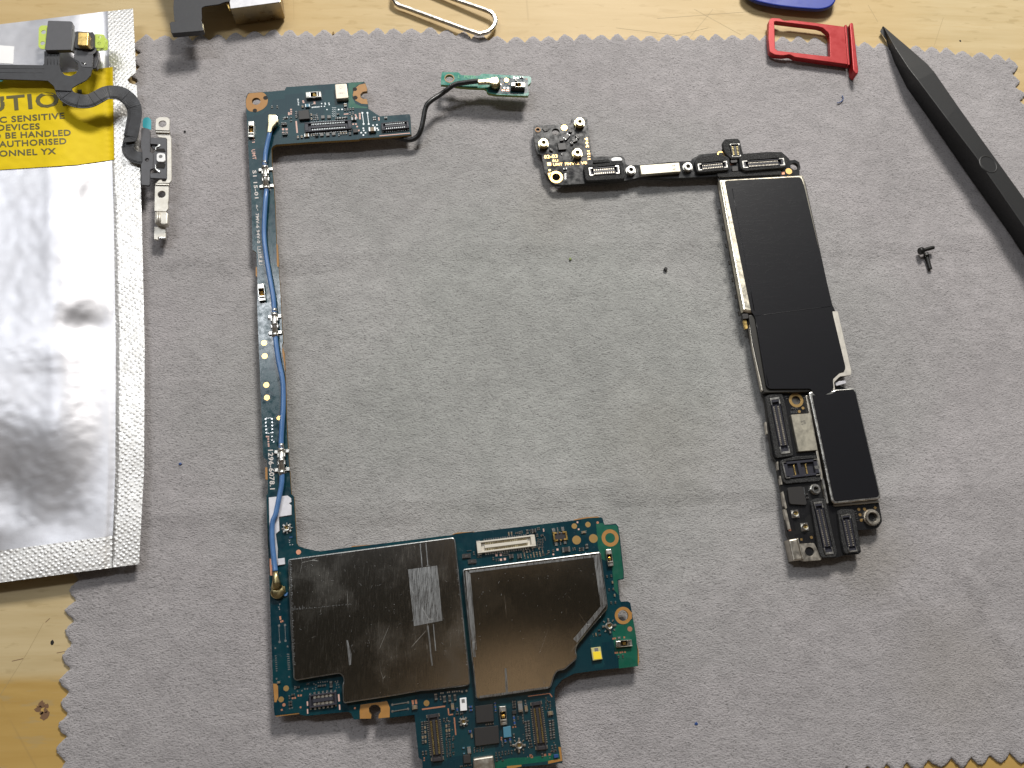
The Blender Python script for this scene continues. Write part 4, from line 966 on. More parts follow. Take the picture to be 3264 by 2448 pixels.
for k in range(5): s.add('d3', 1850+10*(k % 2), 385+32*k, 26, 16, 'capacitor', k % 2 == 0); s.add('d3', 1895+10*(k % 2), 430+44*k, 30, 18, 'resistor', k % 2 == 1)
s.row('d3', 1648, 930, 1655, 970, 2, 40, 20); s.row('d3', 1635, 1010, 1670, 1003, 2, 24, 18); s.row('d3', 1930, 1010, 1970, 1000, 2, 40, 20, 'capacitor', True); s.row('d3', 1932, 1060, 1968, 1052, 2, 30, 20); s.add('d3', 1804, 1112, 46, 22, 'capacitor', True)
s.flush()
# coax cable with plugs and clips
cz = ZT+.075
path = [(p, z) for p, z in zip(K('c4', (408, 690), (395, 760), (375, 850), (355, 960), (347, 1060), (346, 1100), (362, 1360), (362, 1420), (355, 1500)), (ZT+.10, cz+.03, cz+.02, cz, cz, cz, cz, cz, cz+.02))]
path += [(p, cz) for p in K('c7', (393, 300), (392, 440), (410, 600), (440, 780), (470, 950), (480, 1060), (487, 1180), (492, 1320), (515, 1500), (540, 1620))]
path += [(p, cz) for p in K('c8', (545, 120), (560, 230), (560, 400), (550, 560), (542, 730), (547, 880), (550, 1015), (545, 1100), (522, 1220), (495, 1350))]
path += [(p, z) for p, z in zip(K('d1', (92, 200), (86, 320), (92, 450), (108, 600), (120, 700)), (cz, cz, cz, cz+.01, cz+.03))]
mb = MB(); mb.tube(spline([W(p, z) for p, z in path], 6), .052, 0, 14); cable = mb.build('coax_cable', M['blue_jacket'], bl)
def sleeve(crop, a, b, r=.053):
    mb = MB(); A, B = (W(p, cz) for p in K(crop, a, b)); mb.tube([A, A.lerp(B, .5), B], r, 0, 12); mb.build('cable_sleeve', M['bright_steel'], cable)
sleeve('c4', (347, 1045), (346, 1085)); sleeve('c7', (481, 1062), (483, 1090)); sleeve('c7', (489, 1290), (490, 1318)); sleeve('c8', (542, 732), (544, 765)); sleeve('c8', (547, 985), (549, 1012))
def clip(crop, a, b, w):
    A, B = (W(p, cz) for p in K(crop, a, b)); d = (B-A).normalized(); n_ = Vector((-d.y, d.x, 0)); L = (B-A).length; mb = MB()
    mb.tube([A, A.lerp(B, .5), B], .060, 0, 10)
    for t, sd in ((.12, 1), (.12, -1), (.88, 1), (.88, -1)):
        c = A+d*L*t+n_*sd*w; mb.box(c, d, .085, .085, ZT, ZT+.04, 0, .012); mb.box(A+d*L*t+n_*sd*w*.6, d, .07, w*.9, ZT+.01, ZT+.03, 0, .006)
    for t, sd in ((.3, 1), (.3, -1), (.62, 1), (.62, -1)): mb.box(A+d*L*t+n_*sd*.062, d, L*.17, .035, ZT+.01, ZT+.10, 0, .010)
    for t in (.02, .46, .96): P0 = A+d*L*t; mb.tube([P0, P0+d*.03, P0+d*.06], .070, 0, 12)
    mb.build('cable_clip', M['bright_steel'], bl)
clip('c4', (347, 1100), (362, 1358), .115); clip('c7', (482, 1100), (488, 1290), .10); clip('c8', (544, 770), (548, 980), .115)
def plug(crop, outline, z0, z1, m, P, neck):
    w = rounded([(p.x, p.y) for p in WS(K(crop, *outline), z1)], .05); mb = MB(); mb.prism(w, z1-.06, z1, 0, bev=.018)
    c = W(K(crop, neck)[0], z1); mb.lathe(c, [(.11, z0), (.11, z1-.03), (.05, z1-.02)], 0, 20)
    o = mb.build('coax_plug', M[m], P); return o
plug('c4', [(385, 500), (400, 492), (480, 494), (500, 530), (492, 585), (470, 610), (430, 655), (420, 712), (372, 706), (385, 600), (380, 550)], ZT, ZT+.16, 'gold_pale', bl, (442, 560))
mb = MB(); c = W(K('d1', (135, 905))[0], ZT+.12); mb.lathe(c, [(.135, ZT), (.135, ZT+.07), (.12, ZT+.10), (.06, ZT+.115), (.0005, ZT+.118)], 0, 24, True)
a_, b_ = WS(K('d1', (120, 702), (128, 800)), cz+.03); mb.tube([a_, a_.lerp(b_, .6), b_, W(K('d1', (133, 860))[0], ZT+.06)], [.05, .06, .075, .12], 0, 12)
mb.box(W(K('d1', (205, 880))[0], ZT+.05), UL, .05, .12, ZT, ZT+.05, 0, .01)
mb.build('coax_plug', M['old_gold'], bl)
mb = MB(); mb.prism(WS(K('d1', (205, 940), (240, 910), (248, 915), (235, 945), (212, 952)), ZT+.03), ZT, ZT+.03, 0, bev=.005); mb.build('blue_fibre_scrap', M['blue_jacket'], bl)

# ================================================================== SMALL GREEN ANTENNA BOARD
ZA = .50
ab = thing('antenna_board', 'small bright green antenna board with a mounting hole, held up by its black coax cable', 'circuit board', W(K('s', (1560, 270))[0], CZ))
ao = K('f5', (60, 90), (80, 72), (440, 78), (468, 90), (500, 130), (540, 145), (900, 158), (950, 150), (985, 118), (1020, 110), (1500, 135), (1750, 152), (2110, 168), (2150, 185), (2165, 230), (2160, 300), (2135, 340), (2090, 370), (2080, 430), (2105, 590), (2085, 628), (1740, 618), (1330, 598), (1170, 572), (1130, 545), (1110, 480), (1060, 452), (700, 438), (500, 420), (280, 385), (40, 365), (45, 200))
sb = MB(); HA = hole('f5', 240, 220, 98, ZA); sb.prism([(p.x, p.y) for p in WS(ao, ZA)], ZA-.08, ZA, 0, side=1, holes=[HA])
sb.prism(hole('f5', 240, 220, 116, ZA, 32), ZA-.001, ZA+.003, 4, holes=[hole('f5', 240, 220, 98, ZA, 32)])
w = [(p.x, p.y) for p in WS(K('f5', (1420, 200), (1700, 215), (2090, 210), (2080, 560), (1750, 600), (1400, 580), (1150, 540), (1130, 420), (1420, 400)), ZA)]
sb.prism(w, ZA-.001, ZA+.0015, 5)
pads(sb, 'f5', ZA, UL, [(1580, 262)], 56, 2); pads(sb, 'f5', ZA, UL, [(1485, 498), (1525, 502), (1585, 503), (1625, 505)], 18, 6); pads(sb, 'f5', ZA, UL, [(1530, 440), (1615, 442), (1440, 360), (1760, 205), (1850, 210)], 18, 3, True)
pads(sb, 'f5', ZA, UL, [(1500, 345), (1642, 358), (2050, 240), (1445, 440)], 16, 4)
sb.build('board_substrate', [M['soldermask_bright_green'], M['green_edge'], M['gold_pad'], M['solder'], M['bare_laminate'], M['soldermask_blue'], M['copper_pad']], ab)
text_px('printed_text', 'L  P0T6', *K('f5', (440, 215), (860, 225)), 70*.1356, ZA+.004, M['faint_print'], ab)
spring('f5', [(1695, 305), (2025, 300), (2020, 410), (1690, 405)], ZA, .14, ab)
chip('f5', [(1690, 425), (2015, 435), (2012, 500), (1688, 490)], ZA, .05, ab, 'chip_black', 'contact_base')
s = SMD(ab, ZA, UL, None); s.add('f5', 1808, 255, 60, 50, 'capacitor', True, 'chip_grey'); s.add('f5', 1935, 205, 70, 36, 'resistor'); s.add('f5', 1370, 460, 40, 26, 'capacitor'); s.flush()
# black cable from beneath the teal board
pz = [((920, 282), ZA+.13), ((760, 300), ZA+.12), ((600, 322), ZA+.10), ((420, 350), ZA+.08), ((300, 400), ZA+.07), ((180, 490), ZA+.03), ((40, 590), ZA-.03)]
pp = [W(K('f5', a)[0], z) for a, z in pz] + [W(K('c5', a)[0], z) for a, z in (((800, 1205), .51), ((755, 1290), .47), ((735, 1400), .42), ((705, 1530), .36), ((655, 1612), .29), ((560, 1645), .25), ((420, 1610), .24), ((250, 1580), .24))]
mb = MB(); mb.tube(spline(pp, 6), .058, 0, 14); bc = mb.build('coax_cable', M['black_rubber_cable'], ab)
w = rounded([(p.x, p.y) for p in WS(K('f5', (900, 235), (1060, 228), (1200, 210), (1250, 180), (1370, 172), (1395, 215), (1412, 300), (1370, 355), (1240, 345), (1180, 322), (1060, 318), (925, 325), (898, 285)), ZA+.19)], .03)
mb = MB(); mb.prism(w, ZA+.11, ZA+.19, 0, bev=.02); c = W(K('f5', (1320, 300))[0], ZA+.15); mb.lathe(c, [(.12, ZA), (.13, ZA+.04), (.12, ZA+.12), (.09, ZA+.14)], 1, 22); mb.build('coax_plug', [M['gold_pale'], M['old_gold']], ab)

# ================================================================== BLACK PHONE BOARD (right)
ZR = .30
br = thing('logic_board', 'long black phone logic board with black taped shields and brass standoffs', 'circuit board', W(K('s', (2500, 1000))[0], CZ))
o1 = K('d5', (92, 300), (92, 200), (105, 180), (600, 152), (612, 145), (620, 90), (645, 72), (820, 62), (848, 80), (880, 330), (912, 590), (940, 615), (1340, 610), (1375, 640), (1390, 715), (1415, 735), (1590, 735))
o1 += K('d6', (0, 515), (320, 500), (335, 470), (420, 425), (440, 408), (690, 388), (712, 362), (745, 352), (775, 330), (765, 240), (800, 195), (975, 185), (1010, 215), (1035, 330), (1055, 400), (1400, 372), (1600, 375), (1680, 445), (1720, 490), (1790, 483), (1848, 520), (1865, 590), (1850, 640), (1852, 700))
o1 += K('d7', (700, 130), (885, 985), (920, 1060), (1010, 1460), (960, 1500), (925, 1560), (990, 1590), (1045, 1600)) + K('d8', (1075, 1080), (1098, 1195), (1100, 1235), (1075, 1275), (1045, 1290), (905, 1300), (925, 1440), (930, 1480), (910, 1495), (800, 1502), (740, 1522), (600, 1530), (470, 1545), (440, 1545), (400, 1400), (350, 1380), (330, 1340), (285, 1010), (240, 740), (205, 690), (145, 215))
o1 += K('d7', (400, 1640), (300, 1180), (250, 1060), (88, 150)) + K('d6', (700, 740), (680, 715), (0, 745)) + K('d5', (1590, 905), (1400, 950), (1000, 985), (480, 1015), (400, 1010), (335, 965), (305, 900), (248, 840), (225, 700), (205, 590), (150, 570), (125, 520))
HR = [hole('d5', 405, 265, 55, ZR), hole('d5', 410, 905, 58, ZR), hole('d5', 152, 238, 26, ZR), hole('d6', 1778, 575, 56, ZR), hole('d8', 402, 245, 36, ZR)]
sb = MB(); sb.prism([(p.x, p.y) for p in WS(o1, ZR)], ZR-.09, ZR, 0, side=1, holes=HR)
sb.prism(hole('d5', 410, 905, 95, ZR, 36), ZR-.001, ZR+.004, 2, holes=[hole('d5', 410, 905, 58, ZR, 24)])
sb.prism(WS(K('d5', (293, 850), (345, 842), (330, 900), (315, 930)), ZR), ZR-.001, ZR+.004, 2)
sb.prism(hole('d5', 152, 238, 40, ZR), ZR-.001, ZR+.003, 4, holes=[hole('d5', 152, 238, 26, ZR)])
sb.prism(hole('d8', 402, 245, 58, ZR, 36), ZR-.001, ZR+.004, 2, holes=[hole('d8', 402, 245, 36, ZR, 24)])
sb.prism(hole('d6', 745, 410, 54, ZR, 32), ZR-.001, ZR+.003, 2, holes=[hole('d6', 745, 410, 34, ZR, 24)])
pads(sb, 'd5', ZR, UR, [(525, 208)], 46, 2); pads(sb, 'd5', ZR, UR, [(312, 720)], 26, 2, True); pads(sb, 'd5', ZR, UR, [(318, 808)], 14, 2, True)
pads(sb, 'd6', ZR, UR, [(1700, 645)], 46, 2); pads(sb, 'd6', ZR, UR, [(1620, 672), (893, 538)], 20, 5, True)
pads(sb, 'd8', ZR, UR, [(458, 308), (428, 336), (912, 1132), (958, 1130), (922, 1176), (932, 1220), (527, 1360)], 12, 2); pads(sb, 'd8', ZR, UR, [(445, 1377)], 9, 2, True)
pads(sb, 'd8', ZR, rot90(UR)+UR, [(1045, 1118)], 10, 2, True); pads(sb, 'd8', ZR, UR, [(350, 1298)], 10, 5, True)
for k in range(4): pads(sb, 'd8', ZR, UR, [(362+15*k, 335-1*k), (362+15*k, 345), (365+15*k, 312)], 3, 6, True)
for k in range(6): pads(sb, 'd8', ZR, UR, [(465+2*k, 958+12*k)], 4, 6, True)
for k in range(5): pads(sb, 'd5', ZR, UR, [(533, 860+18*k), (547, 858+18*k)], 5, 6, True)
sb.build('board_substrate', [M['soldermask_black'], M['black_edge'], M['gold_pad'], M['hole_dark'], M['bare_laminate'], M['copper_pad'], M['solder']], br)
mb = MB(); mb.prism(WS(K('s', (2330, 620), (2540, 600), (2760, 1560), (2600, 1600)), .2), CZ-.02, ZR-.09, 0); mb.build('underside_shield', M['dull_nickel'], br)
mb = MB(); mb.prism(WS(K('s', (1740, 440), (1850, 430), (1870, 540), (1770, 560)), .2), CZ-.02, ZR-.09, 0); mb.build('underside_shield', M['dull_nickel'], br)
TR_ = lambda body, a, b, cap, crop='d5', m='gold_print', z=ZR+.004: text_px('printed_text', body, *K(crop, a, b), cap*CR[crop][2], z, M[m], br)
TR_('02-03', (242, 642), (430, 630), 46); TR_('UMT', (370, 745), (500, 738), 36); TR_('7MV-2 V0', (530, 738), (845, 720), 36)
TR_('RU', (362, 690), (438, 688), 32)
TR_('1121', (893, 655), (882, 530), 36); TR_('34:6', (872, 485), (850, 345), 40)
def standoff(crop, x, y, r, h, P, rh=.42, m='gold_pale', knurl=True):
    p = K(crop, (x, y))[0]; c = W(p, ZR+h); k = scl(p, ZR+h)*CR[crop][2]*r; mb = MB()
    if knurl:
        vs = [(c.x+k*1.08*(1+.05*(i % 2))*math.cos(2*math.pi*i/40), c.y+k*1.08*(1+.05*(i % 2))*math.sin(2*math.pi*i/40)) for i in range(40)]
        mb.prism(vs, ZR, ZR+h*.5, 0, holes=[circ(c, k*rh, 20)])
    mb.lathe(c, [(k*.98, ZR), (k*.98, ZR+h-.02), (k*.92, ZR+h), (k*rh*1.1, ZR+h), (k*rh, ZR+h-.01), (k*rh, ZR-.05)], 0, 28)
    mb.prism(circ(c, k*rh, 16), ZR-.06, ZR-.05, 1)
    o = mb.build('standoff', [M[m], M['hole_dark']], P); return o
for x, y in ((745, 118), (235, 412), (713, 553)): standoff('d5', x, y, 66, .14, br)
standoff('d5', 1468, 795, 62, .12, br, .46, 'bright_steel'); standoff('d6', 282, 572, 62, .12, br, .46, 'bright_steel'); standoff('d8', 566, 965, 38, .10, br, .5, 'bright_steel'); standoff('d8', 1028, 1195, 60, .10, br, .62, 'dull_nickel')
mb = MB(); c = W(K('d5', (262, 228))[0], ZR); mb.prism(irregular(c, .075, 10, .2), ZR, ZR+.02, 0, bev=.006); mb.build('solder_blob', M['screw_black'], br)
def slab(crop, pts, z, h, m, name, P=br, bev=.01, rnd=.03, label=None, holes=()):
    w = rounded([(p.x, p.y) for p in WS(K(crop, *pts), z+h)], rnd); mb = MB(); mb.prism(w, z, z+h, 0, bev=bev, holes=holes); o = mb.build(name, M[m], P)
    if label: o['label'] = label
    return o
def ring_slab(crop, pts, inner, z, h, name='foam_gasket'):
    w = rounded([(p.x, p.y) for p in WS(K(crop, *pts), z+h)], .06); ih = [(p.x, p.y) for p in WS(K(crop, *inner), z+h)]; mb = MB(); mb.prism(w, z, z+h, 0, bev=.012, holes=[ih]); return mb.build(name, M['foam_black'], br)
ring_slab('d5', [(795, 735), (1150, 700), (1330, 678), (1355, 700), (1385, 900), (1360, 925), (900, 955), (830, 950)], [(862, 770), (1310, 730), (1322, 860), (880, 890)], ZR, .10)
slab('d5', [(1185, 640), (1240, 620), (1320, 622), (1345, 650), (1340, 672), (1190, 680)], ZR, .03, 'white_plastic', 'white_glue_pad', bev=.01, rnd=.04)
slab('d5', [(930, 665), (1150, 650), (1180, 690), (935, 705)], ZR, .06, 'foam_black', 'foam_strip')
connector('board_connector', 'd5', [(872, 778), (1290, 745), (1300, 848), (888, 880)], ZR, .09, 10, br, 'slate', False, True)
chip('d5', [(432, 428), (545, 420), (555, 512), (445, 520)], ZR, .05, br, 'chip_black')
for cx, cy, L, Wd, an in ((555, 345, 110, 62, 52), (610, 270, 44, 40, 52), (490, 395, 60, 26, 10), (705, 330, 54, 44, 60), (712, 355, 50, 40, 60), (675, 395, 70, 44, 25), (625, 432, 50, 50, 20), (340, 530, 60, 34, -40)):
    p = K('d5', (cx, cy))[0]; c = W(p, ZR); k = scl(p, ZR)*.22604; a = math.radians(an); u = Vector((math.cos(a), math.sin(a))); mb = MB()
    mb.box(c, u, L*k*.7, Wd*k, ZR, ZR+.045, 1, .004)
    for sg in (-1, 1):
        for tt in ((-1, 1) if L > 60 else (0,)): mb.box((c.x+u.x*L*k*.4*sg-u.y*Wd*k*.25*tt, c.y+u.y*L*k*.4*sg+u.x*Wd*k*.25*tt), u, L*k*.12, Wd*k*.3, ZR, ZR+.046, 0, .004)
    mb.build('capacitor', [M['solder'], M['ceramic_dark']], br)
s = SMD(br, ZR, UR, None); s.add('d5', 535, 795, 50, 30, 'resistor'); s.add('d5', 490, 590, 26, 16, 'capacitor', True); s.row('d8', 318, 215, 328, 232, 2, 16, 10); s.row('d8', 370, 310, 400, 308, 2, 16, 9, 'resistor')
s.row('d8', 485, 1010, 492, 1040, 2, 22, 14); s.row('d8', 880, 1150, 900, 1225, 5, 14, 8, 'resistor'); s.add('d6', 935, 612, 50, 36, 'resistor'); s.add('d8', 492, 300, 10, 60, 'resistor'); s.flush()
def met_label(crop, quad, h, texts):
    o = chip(crop, quad, ZR, h, br, 'label_metal', 'labelled_module', .008, .012)
    for body, a, b, cap in texts:
        t = text_px('printed_text', body, *K(crop, a, b), cap*CR[crop][2], ZR+h+.002, M['etched_print'], None); WL.setdefault(t.name, Vector(t.location)); t.parent = o; t.location = t.location-WL[o.name]
    return o
met_label('d5', [(1590, 738), (2145, 697), (2168, 825), (1612, 868)], .11, [('03', (2045, 752), (2085, 748), 20), ('6P', (2055, 805), (2092, 800), 20)])
met_label('d8', [(360, 362), (515, 350), (580, 650), (422, 662)], .09, [('19', (462, 440), (455, 408), 16), ('09', (482, 436), (474, 404), 16)])
# top connectors and gaskets
ring_slab('d6', [(375, 490), (420, 440), (740, 405), (860, 450), (870, 600), (850, 625), (440, 660), (400, 640)], [(405, 535), (825, 492), (842, 588), (430, 635)], ZR, .10)
ring_slab('d6', [(1000, 440), (1060, 405), (1400, 375), (1600, 380), (1680, 450), (1690, 500), (1650, 590), (1080, 640), (1020, 600)], [(1032, 497), (1625, 450), (1648, 560), (1058, 605)], ZR, .10)
ring_slab('d6', [(770, 250), (800, 198), (975, 188), (1010, 215), (1045, 400), (1030, 460), (880, 470), (800, 380)], [(855, 255), (1000, 250), (1025, 438), (895, 445)], ZR, .09)
connector('board_connector', 'd6', [(418, 545), (822, 505), (835, 588), (432, 630)], ZR, .09, 12, br, 'slate', False, True)
connector('board_connector', 'd6', [(1045, 505), (1628, 463), (1642, 557), (1062, 597)], ZR, .09, 21, br, 'slate', False, True)
connector('board_connector', 'd6', [(998, 255), (1022, 435), (905, 442), (872, 262)], ZR, .08, 6, br, 'rich', False, True)
slab('d6', [(880, 480), (975, 475), (980, 520), (885, 530)], ZR, .06, 'chip_black', 'chip'); slab('d6', [(900, 575), (985, 570), (990, 640), (905, 650)], ZR, .05, 'chip_black', 'chip')
slab('d6', [(690, 665), (1580, 620), (1600, 665), (1590, 690), (760, 730), (700, 720)], ZR, .04, 'foam_black', 'foam_strip')
# shields
HS = .15; ZL = ZR+HS
w1 = K('d7', (92, 115), (688, 80), (702, 130), (886, 985), (892, 1020), (310, 1052), (262, 1040))
can('shield_can', w1, ZR, HS, 'champagne_metal', br, .03, .055, mats=[M['champagne_metal'], M['champagne_metal']], label='upper shield can with bright champagne rim')
w2 = K('d7', (300, 1070), (892, 1025), (1027, 1478), (905, 1545), (905, 1610), (745, 1612), (412, 1620), (330, 1260))
can('shield_can', w2, ZR, HS-.03, 'bright_steel', br, .03, .02, mats=[M['black_edge'], M['black_edge']], label='lower shield can under the tape')
slab('d7', [(890, 1045), (930, 1043), (1028, 1470), (1022, 1495), (985, 1500), (945, 1505), (905, 1545), (912, 1600), (893, 1600), (880, 1540), (940, 1480), (975, 1475), (960, 1400)], ZL-.03, .035, 'bracket_metal', 'shield_flange', bev=.006, rnd=.02)
slab('d7', [(912, 1540), (985, 1530), (992, 1552), (918, 1572)], ZR+.03, .05, 'white_metal', 'spring_finger', bev=.01)
tp = K('d7', (132, 128), (152, 122), (655, 97), (675, 108), (690, 150), (893, 1005), (893, 1055), (985, 1440), (978, 1468), (945, 1480), (895, 1522), (902, 1590), (880, 1615), (820, 1640), (765, 1635), (738, 1590), (445, 1592), (425, 1570), (345, 1080), (318, 1045))
mb = MB(); mb.prism(rounded([(p.x, p.y) for p in WS(tp, ZL+.006)], .05), ZL-.004, ZL+.008, 0, bev=.004)
# raised folds in the tape
for a, b in (((345, 1078), (880, 1010)), ((185, 180), (340, 1040)), ((350, 1100), (440, 1570))):
    A, B = WS(K('d7', a, b), ZL); pts = [A.lerp(B, t) for t in np.linspace(0, 1, 7)]; mb.tube([p+Vector((0, 0, .004)) for p in pts], .010, 0, 8, flat=.8)
tape = mb.build('graphite_sheet', M['graphite_tape'], br)
for i in range(7):
    mb = MB(); mb.box(W(K('d7', (100+22.5*i, 340+120*i))[0], ZR+.06), rot90(UR), .10, .03, ZR+.02, ZR+.07, 0)
    mb.build('shield_slot', M['hole_dark'], br)
slab('d7', [(255, 1062), (300, 1060), (303, 1095), (262, 1100)], ZR, .10, 'chip_black', 'side_clip'); slab('d7', [(262, 1105), (285, 1100), (298, 1165), (275, 1172)], ZR, .05, 'gold_plate', 'edge_contact', bev=.006)
slab('d7', [(305, 1135), (320, 1130), (345, 1270), (415, 1600), (395, 1610), (325, 1280)], ZR, .09, 'dull_nickel', 'side_rail', bev=.01)
w3 = K('d8', (505, 182), (522, 175), (700, 168), (722, 158), (878, 145), (890, 165), (1092, 1020), (1088, 1045), (715, 1088), (692, 1068), (600, 620))
can('shield_can', w3, ZR, HS, 'bright_steel', br, .03, .02, mats=[M['bright_steel'], M['black_edge']], label='lowest shield can with pale steel rim')
w = K('d8', (530, 200), (560, 205), (680, 195), (715, 180), (725, 164), (868, 158), (884, 180), (1078, 1010), (1066, 1032), (722, 1068), (706, 1050), (622, 640)); mb = MB()
mb.prism(rounded([(p.x, p.y) for p in WS(w, ZL)], .05), ZL-.004, ZL+.010, 0, bev=.006); mb.build('graphite_sheet', M['graphite_tape'], br)
slab('d8', [(700, 1088), (1070, 1050), (1085, 1075), (715, 1110)], ZR, .05, 'dull_nickel', 'side_rail', bev=.01)
slab('d8', [(480, 205), (500, 205), (660, 1080), (642, 1085), (560, 640)], ZR, .07, 'dull_nickel', 'side_rail', bev=.01)
slab('d8', [(610, 880), (628, 878), (668, 1082), (650, 1086)], ZR+.02, .08, 'bright_steel', 'shield_fence', bev=.006)
slab('d8', [(240, 158), (465, 143), (468, 160), (242, 175)], ZR, .10, 'dull_nickel', 'side_rail', bev=.01)
# lower connectors
ring_slab('d8', [(150, 215), (190, 195), (290, 190), (320, 300), (375, 640), (382, 695), (240, 715), (225, 640)], [(184, 226), (268, 216), (355, 670), (276, 682)], ZR, .08)
connector('board_connector', 'd8', [(262, 222), (350, 668), (280, 678), (192, 232)], ZR, .09, 22, br, 'slate', False, True)
ring_slab('d8', [(270, 735), (400, 700), (590, 690), (625, 860), (600, 900), (310, 925), (285, 880)], [(292, 742), (578, 712), (608, 855), (322, 888)], ZR, .06)
q = Q(K('d8', (292, 748), (572, 722), (600, 850), (322, 882)), ZR+.09); mb = MB()
for b_ in ((0, 1, 0, .15), (0, 1, .85, 1), (0, .12, 0, 1), (.88, 1, 0, 1), (.40, .50, .1, .9)): q.box(mb, *b_, ZR, ZR+.09, 0, .008)
q.box(mb, .1, .9, .1, .9, ZR, ZR+.02, 0); o = mb.build('battery_connector', M['plastic_slate'], br)
for u in (.30, .64): g = MB(); q.box(g, u, u+.035, .22, .84, ZR+.02, ZR+.06, 0, .01); g.build('contact_blade', M['gold_plate'], o)
g = MB()
for b_ in ((-.02, .02, 0, .95), (.0, .12, .93, 1.0), (.0, .1, -.02, .04), (.98, 1.02, .05, 1.0), (.88, 1.0, .96, 1.02), (.9, 1, -.02, .04), (.88, 1.0, .42, .62)): q.box(g, *b_, ZR+.05, ZR+.096, 0, .004)
g.build('end_bracket', M['bright_steel'], o)
slab('d8', [(330, 955), (458, 945), (492, 1085), (480, 1098), (350, 1090)], ZR, .05, 'chip_black', 'chip', bev=.008, rnd=.05)
rf_socket('d8', 400, 1166, 42, ZR, br, UR, False); rf_socket('d8', 478, 1273, 42, ZR, br, UR, False)
ring_slab('d8', [(520, 1065), (560, 1040), (640, 1045), (735, 1480), (725, 1520), (610, 1525), (590, 1480)], [(538, 1072), (618, 1065), (712, 1490), (632, 1500)], ZR, .08)
connector('board_connector', 'd8', [(612, 1070), (704, 1488), (640, 1496), (548, 1078)], ZR, .09, 20, br, 'slate', False, True)
ring_slab('d8', [(740, 1145), (770, 1130), (875, 1130), (925, 1440), (918, 1480), (800, 1495), (775, 1400)], [(762, 1175), (845, 1165), (905, 1478), (828, 1484)], ZR, .08)
connector('board_connector', 'd8', [(840, 1170), (898, 1470), (832, 1478), (770, 1182)], ZR, .09, 12, br, 'slate', False, True)
bk = slab('d8', [(425, 1412), (550, 1405), (570, 1450), (612, 1520), (605, 1545), (470, 1555), (440, 1550)], ZR, .03, 'dull_nickel', 'corner_bracket', bev=.005, holes=[hole('d8', 512, 1475, 36, ZR+.03)])
mb = MB(); q = Q(K('d8', (342, 1378), (412, 1366), (462, 1540), (378, 1550)), ZR+.05); mb.prism([q(0, 0), q(1, 0), q(1, 1), q(0, 1)], CZ, ZR+.05, 0, bev=.03); mb.prism([q(.88, .02), q(1.02, .0), q(1.02, 1), q(.88, .98)], ZR, ZR+.09, 0, bev=.015); mb.build('bracket_tab', M['dull_nickel'], bk)
for pts in ([(285, 990), (300, 985), (330, 1120), (318, 1130), (300, 1100)], [(300, 1130), (325, 1135), (360, 1290), (335, 1300)], [(150, 420), (162, 420), (172, 520), (160, 520)], [(245, 745), (258, 742), (262, 810), (252, 812)], [(265, 860), (285, 858), (292, 930), (275, 932)]): slab('d8', pts, ZR-.05, .08, 'dull_nickel', 'edge_tab', bev=.006, rnd=.01)

# ================================================================== FLEX CABLE WITH CAMERA + BUTTON (on the bag)
fx = thing('flex_cable_assembly', 'black curved flex ribbon with gold microphone and button bracket, draped over the foil bag', 'flex cable', W((330, 300), CZ))
ZF = .92
bodyp = K('c1', (-300, 750), (500, 765), (518, 745), (520, 600), (700, 600), (698, 770), (712, 830), (760, 880), (830, 893), (890, 865), (922, 810), (915, 745), (865, 705), (872, 600), (880, 390), (1090, 375), (1107, 420), (1105, 570), (1088, 610), (1085, 800), (1060, 890), (1010, 945), (900, 1000), (845, 1035), (838, 1070), (650, 1060), (630, 1010), (560, 950), (480, 945), (-300, 920))
mb = MB(); mb.prism([(p.x, p.y) for p in WS(bodyp, ZF)], ZF-.022, ZF, 0, bev=.004)
for i in range(4):
    A, B = WS(K('c1', (560+38*i, 605), (560+38*i, 760)), ZF); mb.tube([A, B], .006, 0, 6)
for y in (800, 850): A, B = WS(K('c1', (-200, y), (520, y+5)), ZF); mb.tube([A, B], .005, 0, 6)
mb.prism(hole('c1', 985, 742, 40, ZF), ZF, ZF+.006, 1)
mb.build('flex_ribbon', [M['flex_black'], M['hole_dark']], fx)
# s-shaped tail as a swept strip with edge bead
tail = [((742, 1010), .92), ((752, 1075), .91), ((800, 1135), .90), ((880, 1170), .89), ((970, 1185), .88), ((1060, 1175), .86), ((1150, 1130), .84), ((1240, 1085), .81), ((1330, 1078), .78), ((1420, 1095), .75), ((1500, 1150), .72), ((1560, 1230), .68), ((1578, 1330), .64), ((1560, 1450), .60), ((1530, 1600), .55)]
tl = [(W(K('c1', a)[0], z)) for a, z in tail] + [W(K('c2', a)[0], z) for a, z in (((1522, 330), .50), ((1500, 430), .47), ((1520, 500), .45), ((1580, 545), .43), ((1680, 570), .42))]
tp_ = spline(tl, 5); wd_ = [.195-.03*min(1,i/10) if i < len(tp_)-22 else .14 for i in range(len(tp_))]
mb = MB(); L_, R_ = [], []
for i, p in enumerate(tp_):
    t = (tp_[min(i+1, len(tp_)-1)]-tp_[max(i-1, 0)]); t.z = 0; t.normalize(); nn = Vector((-t.y, t.x, 0)); L_.append(p+nn*wd_[i]); R_.append(p-nn*wd_[i]+Vector((0, 0, -.03)))
n0 = len(tp_)
for a, b, dz in ((L_, R_, 0), (L_, R_, -.018)):
    vs = [v+Vector((0, 0, dz)) for v in a+b]; fs = [[i, i+1, n0+i+1, n0+i] for i in range(n0-1)]; mb.add(vs, fs if dz else [f[::-1] for f in fs], 0, False)
for e_ in (L_, R_): mb.add([v for v in e_]+[v-Vector((0, 0, .018)) for v in e_], [[i, i+1, n0+i+1, n0+i] for i in range(n0-1)], 0)
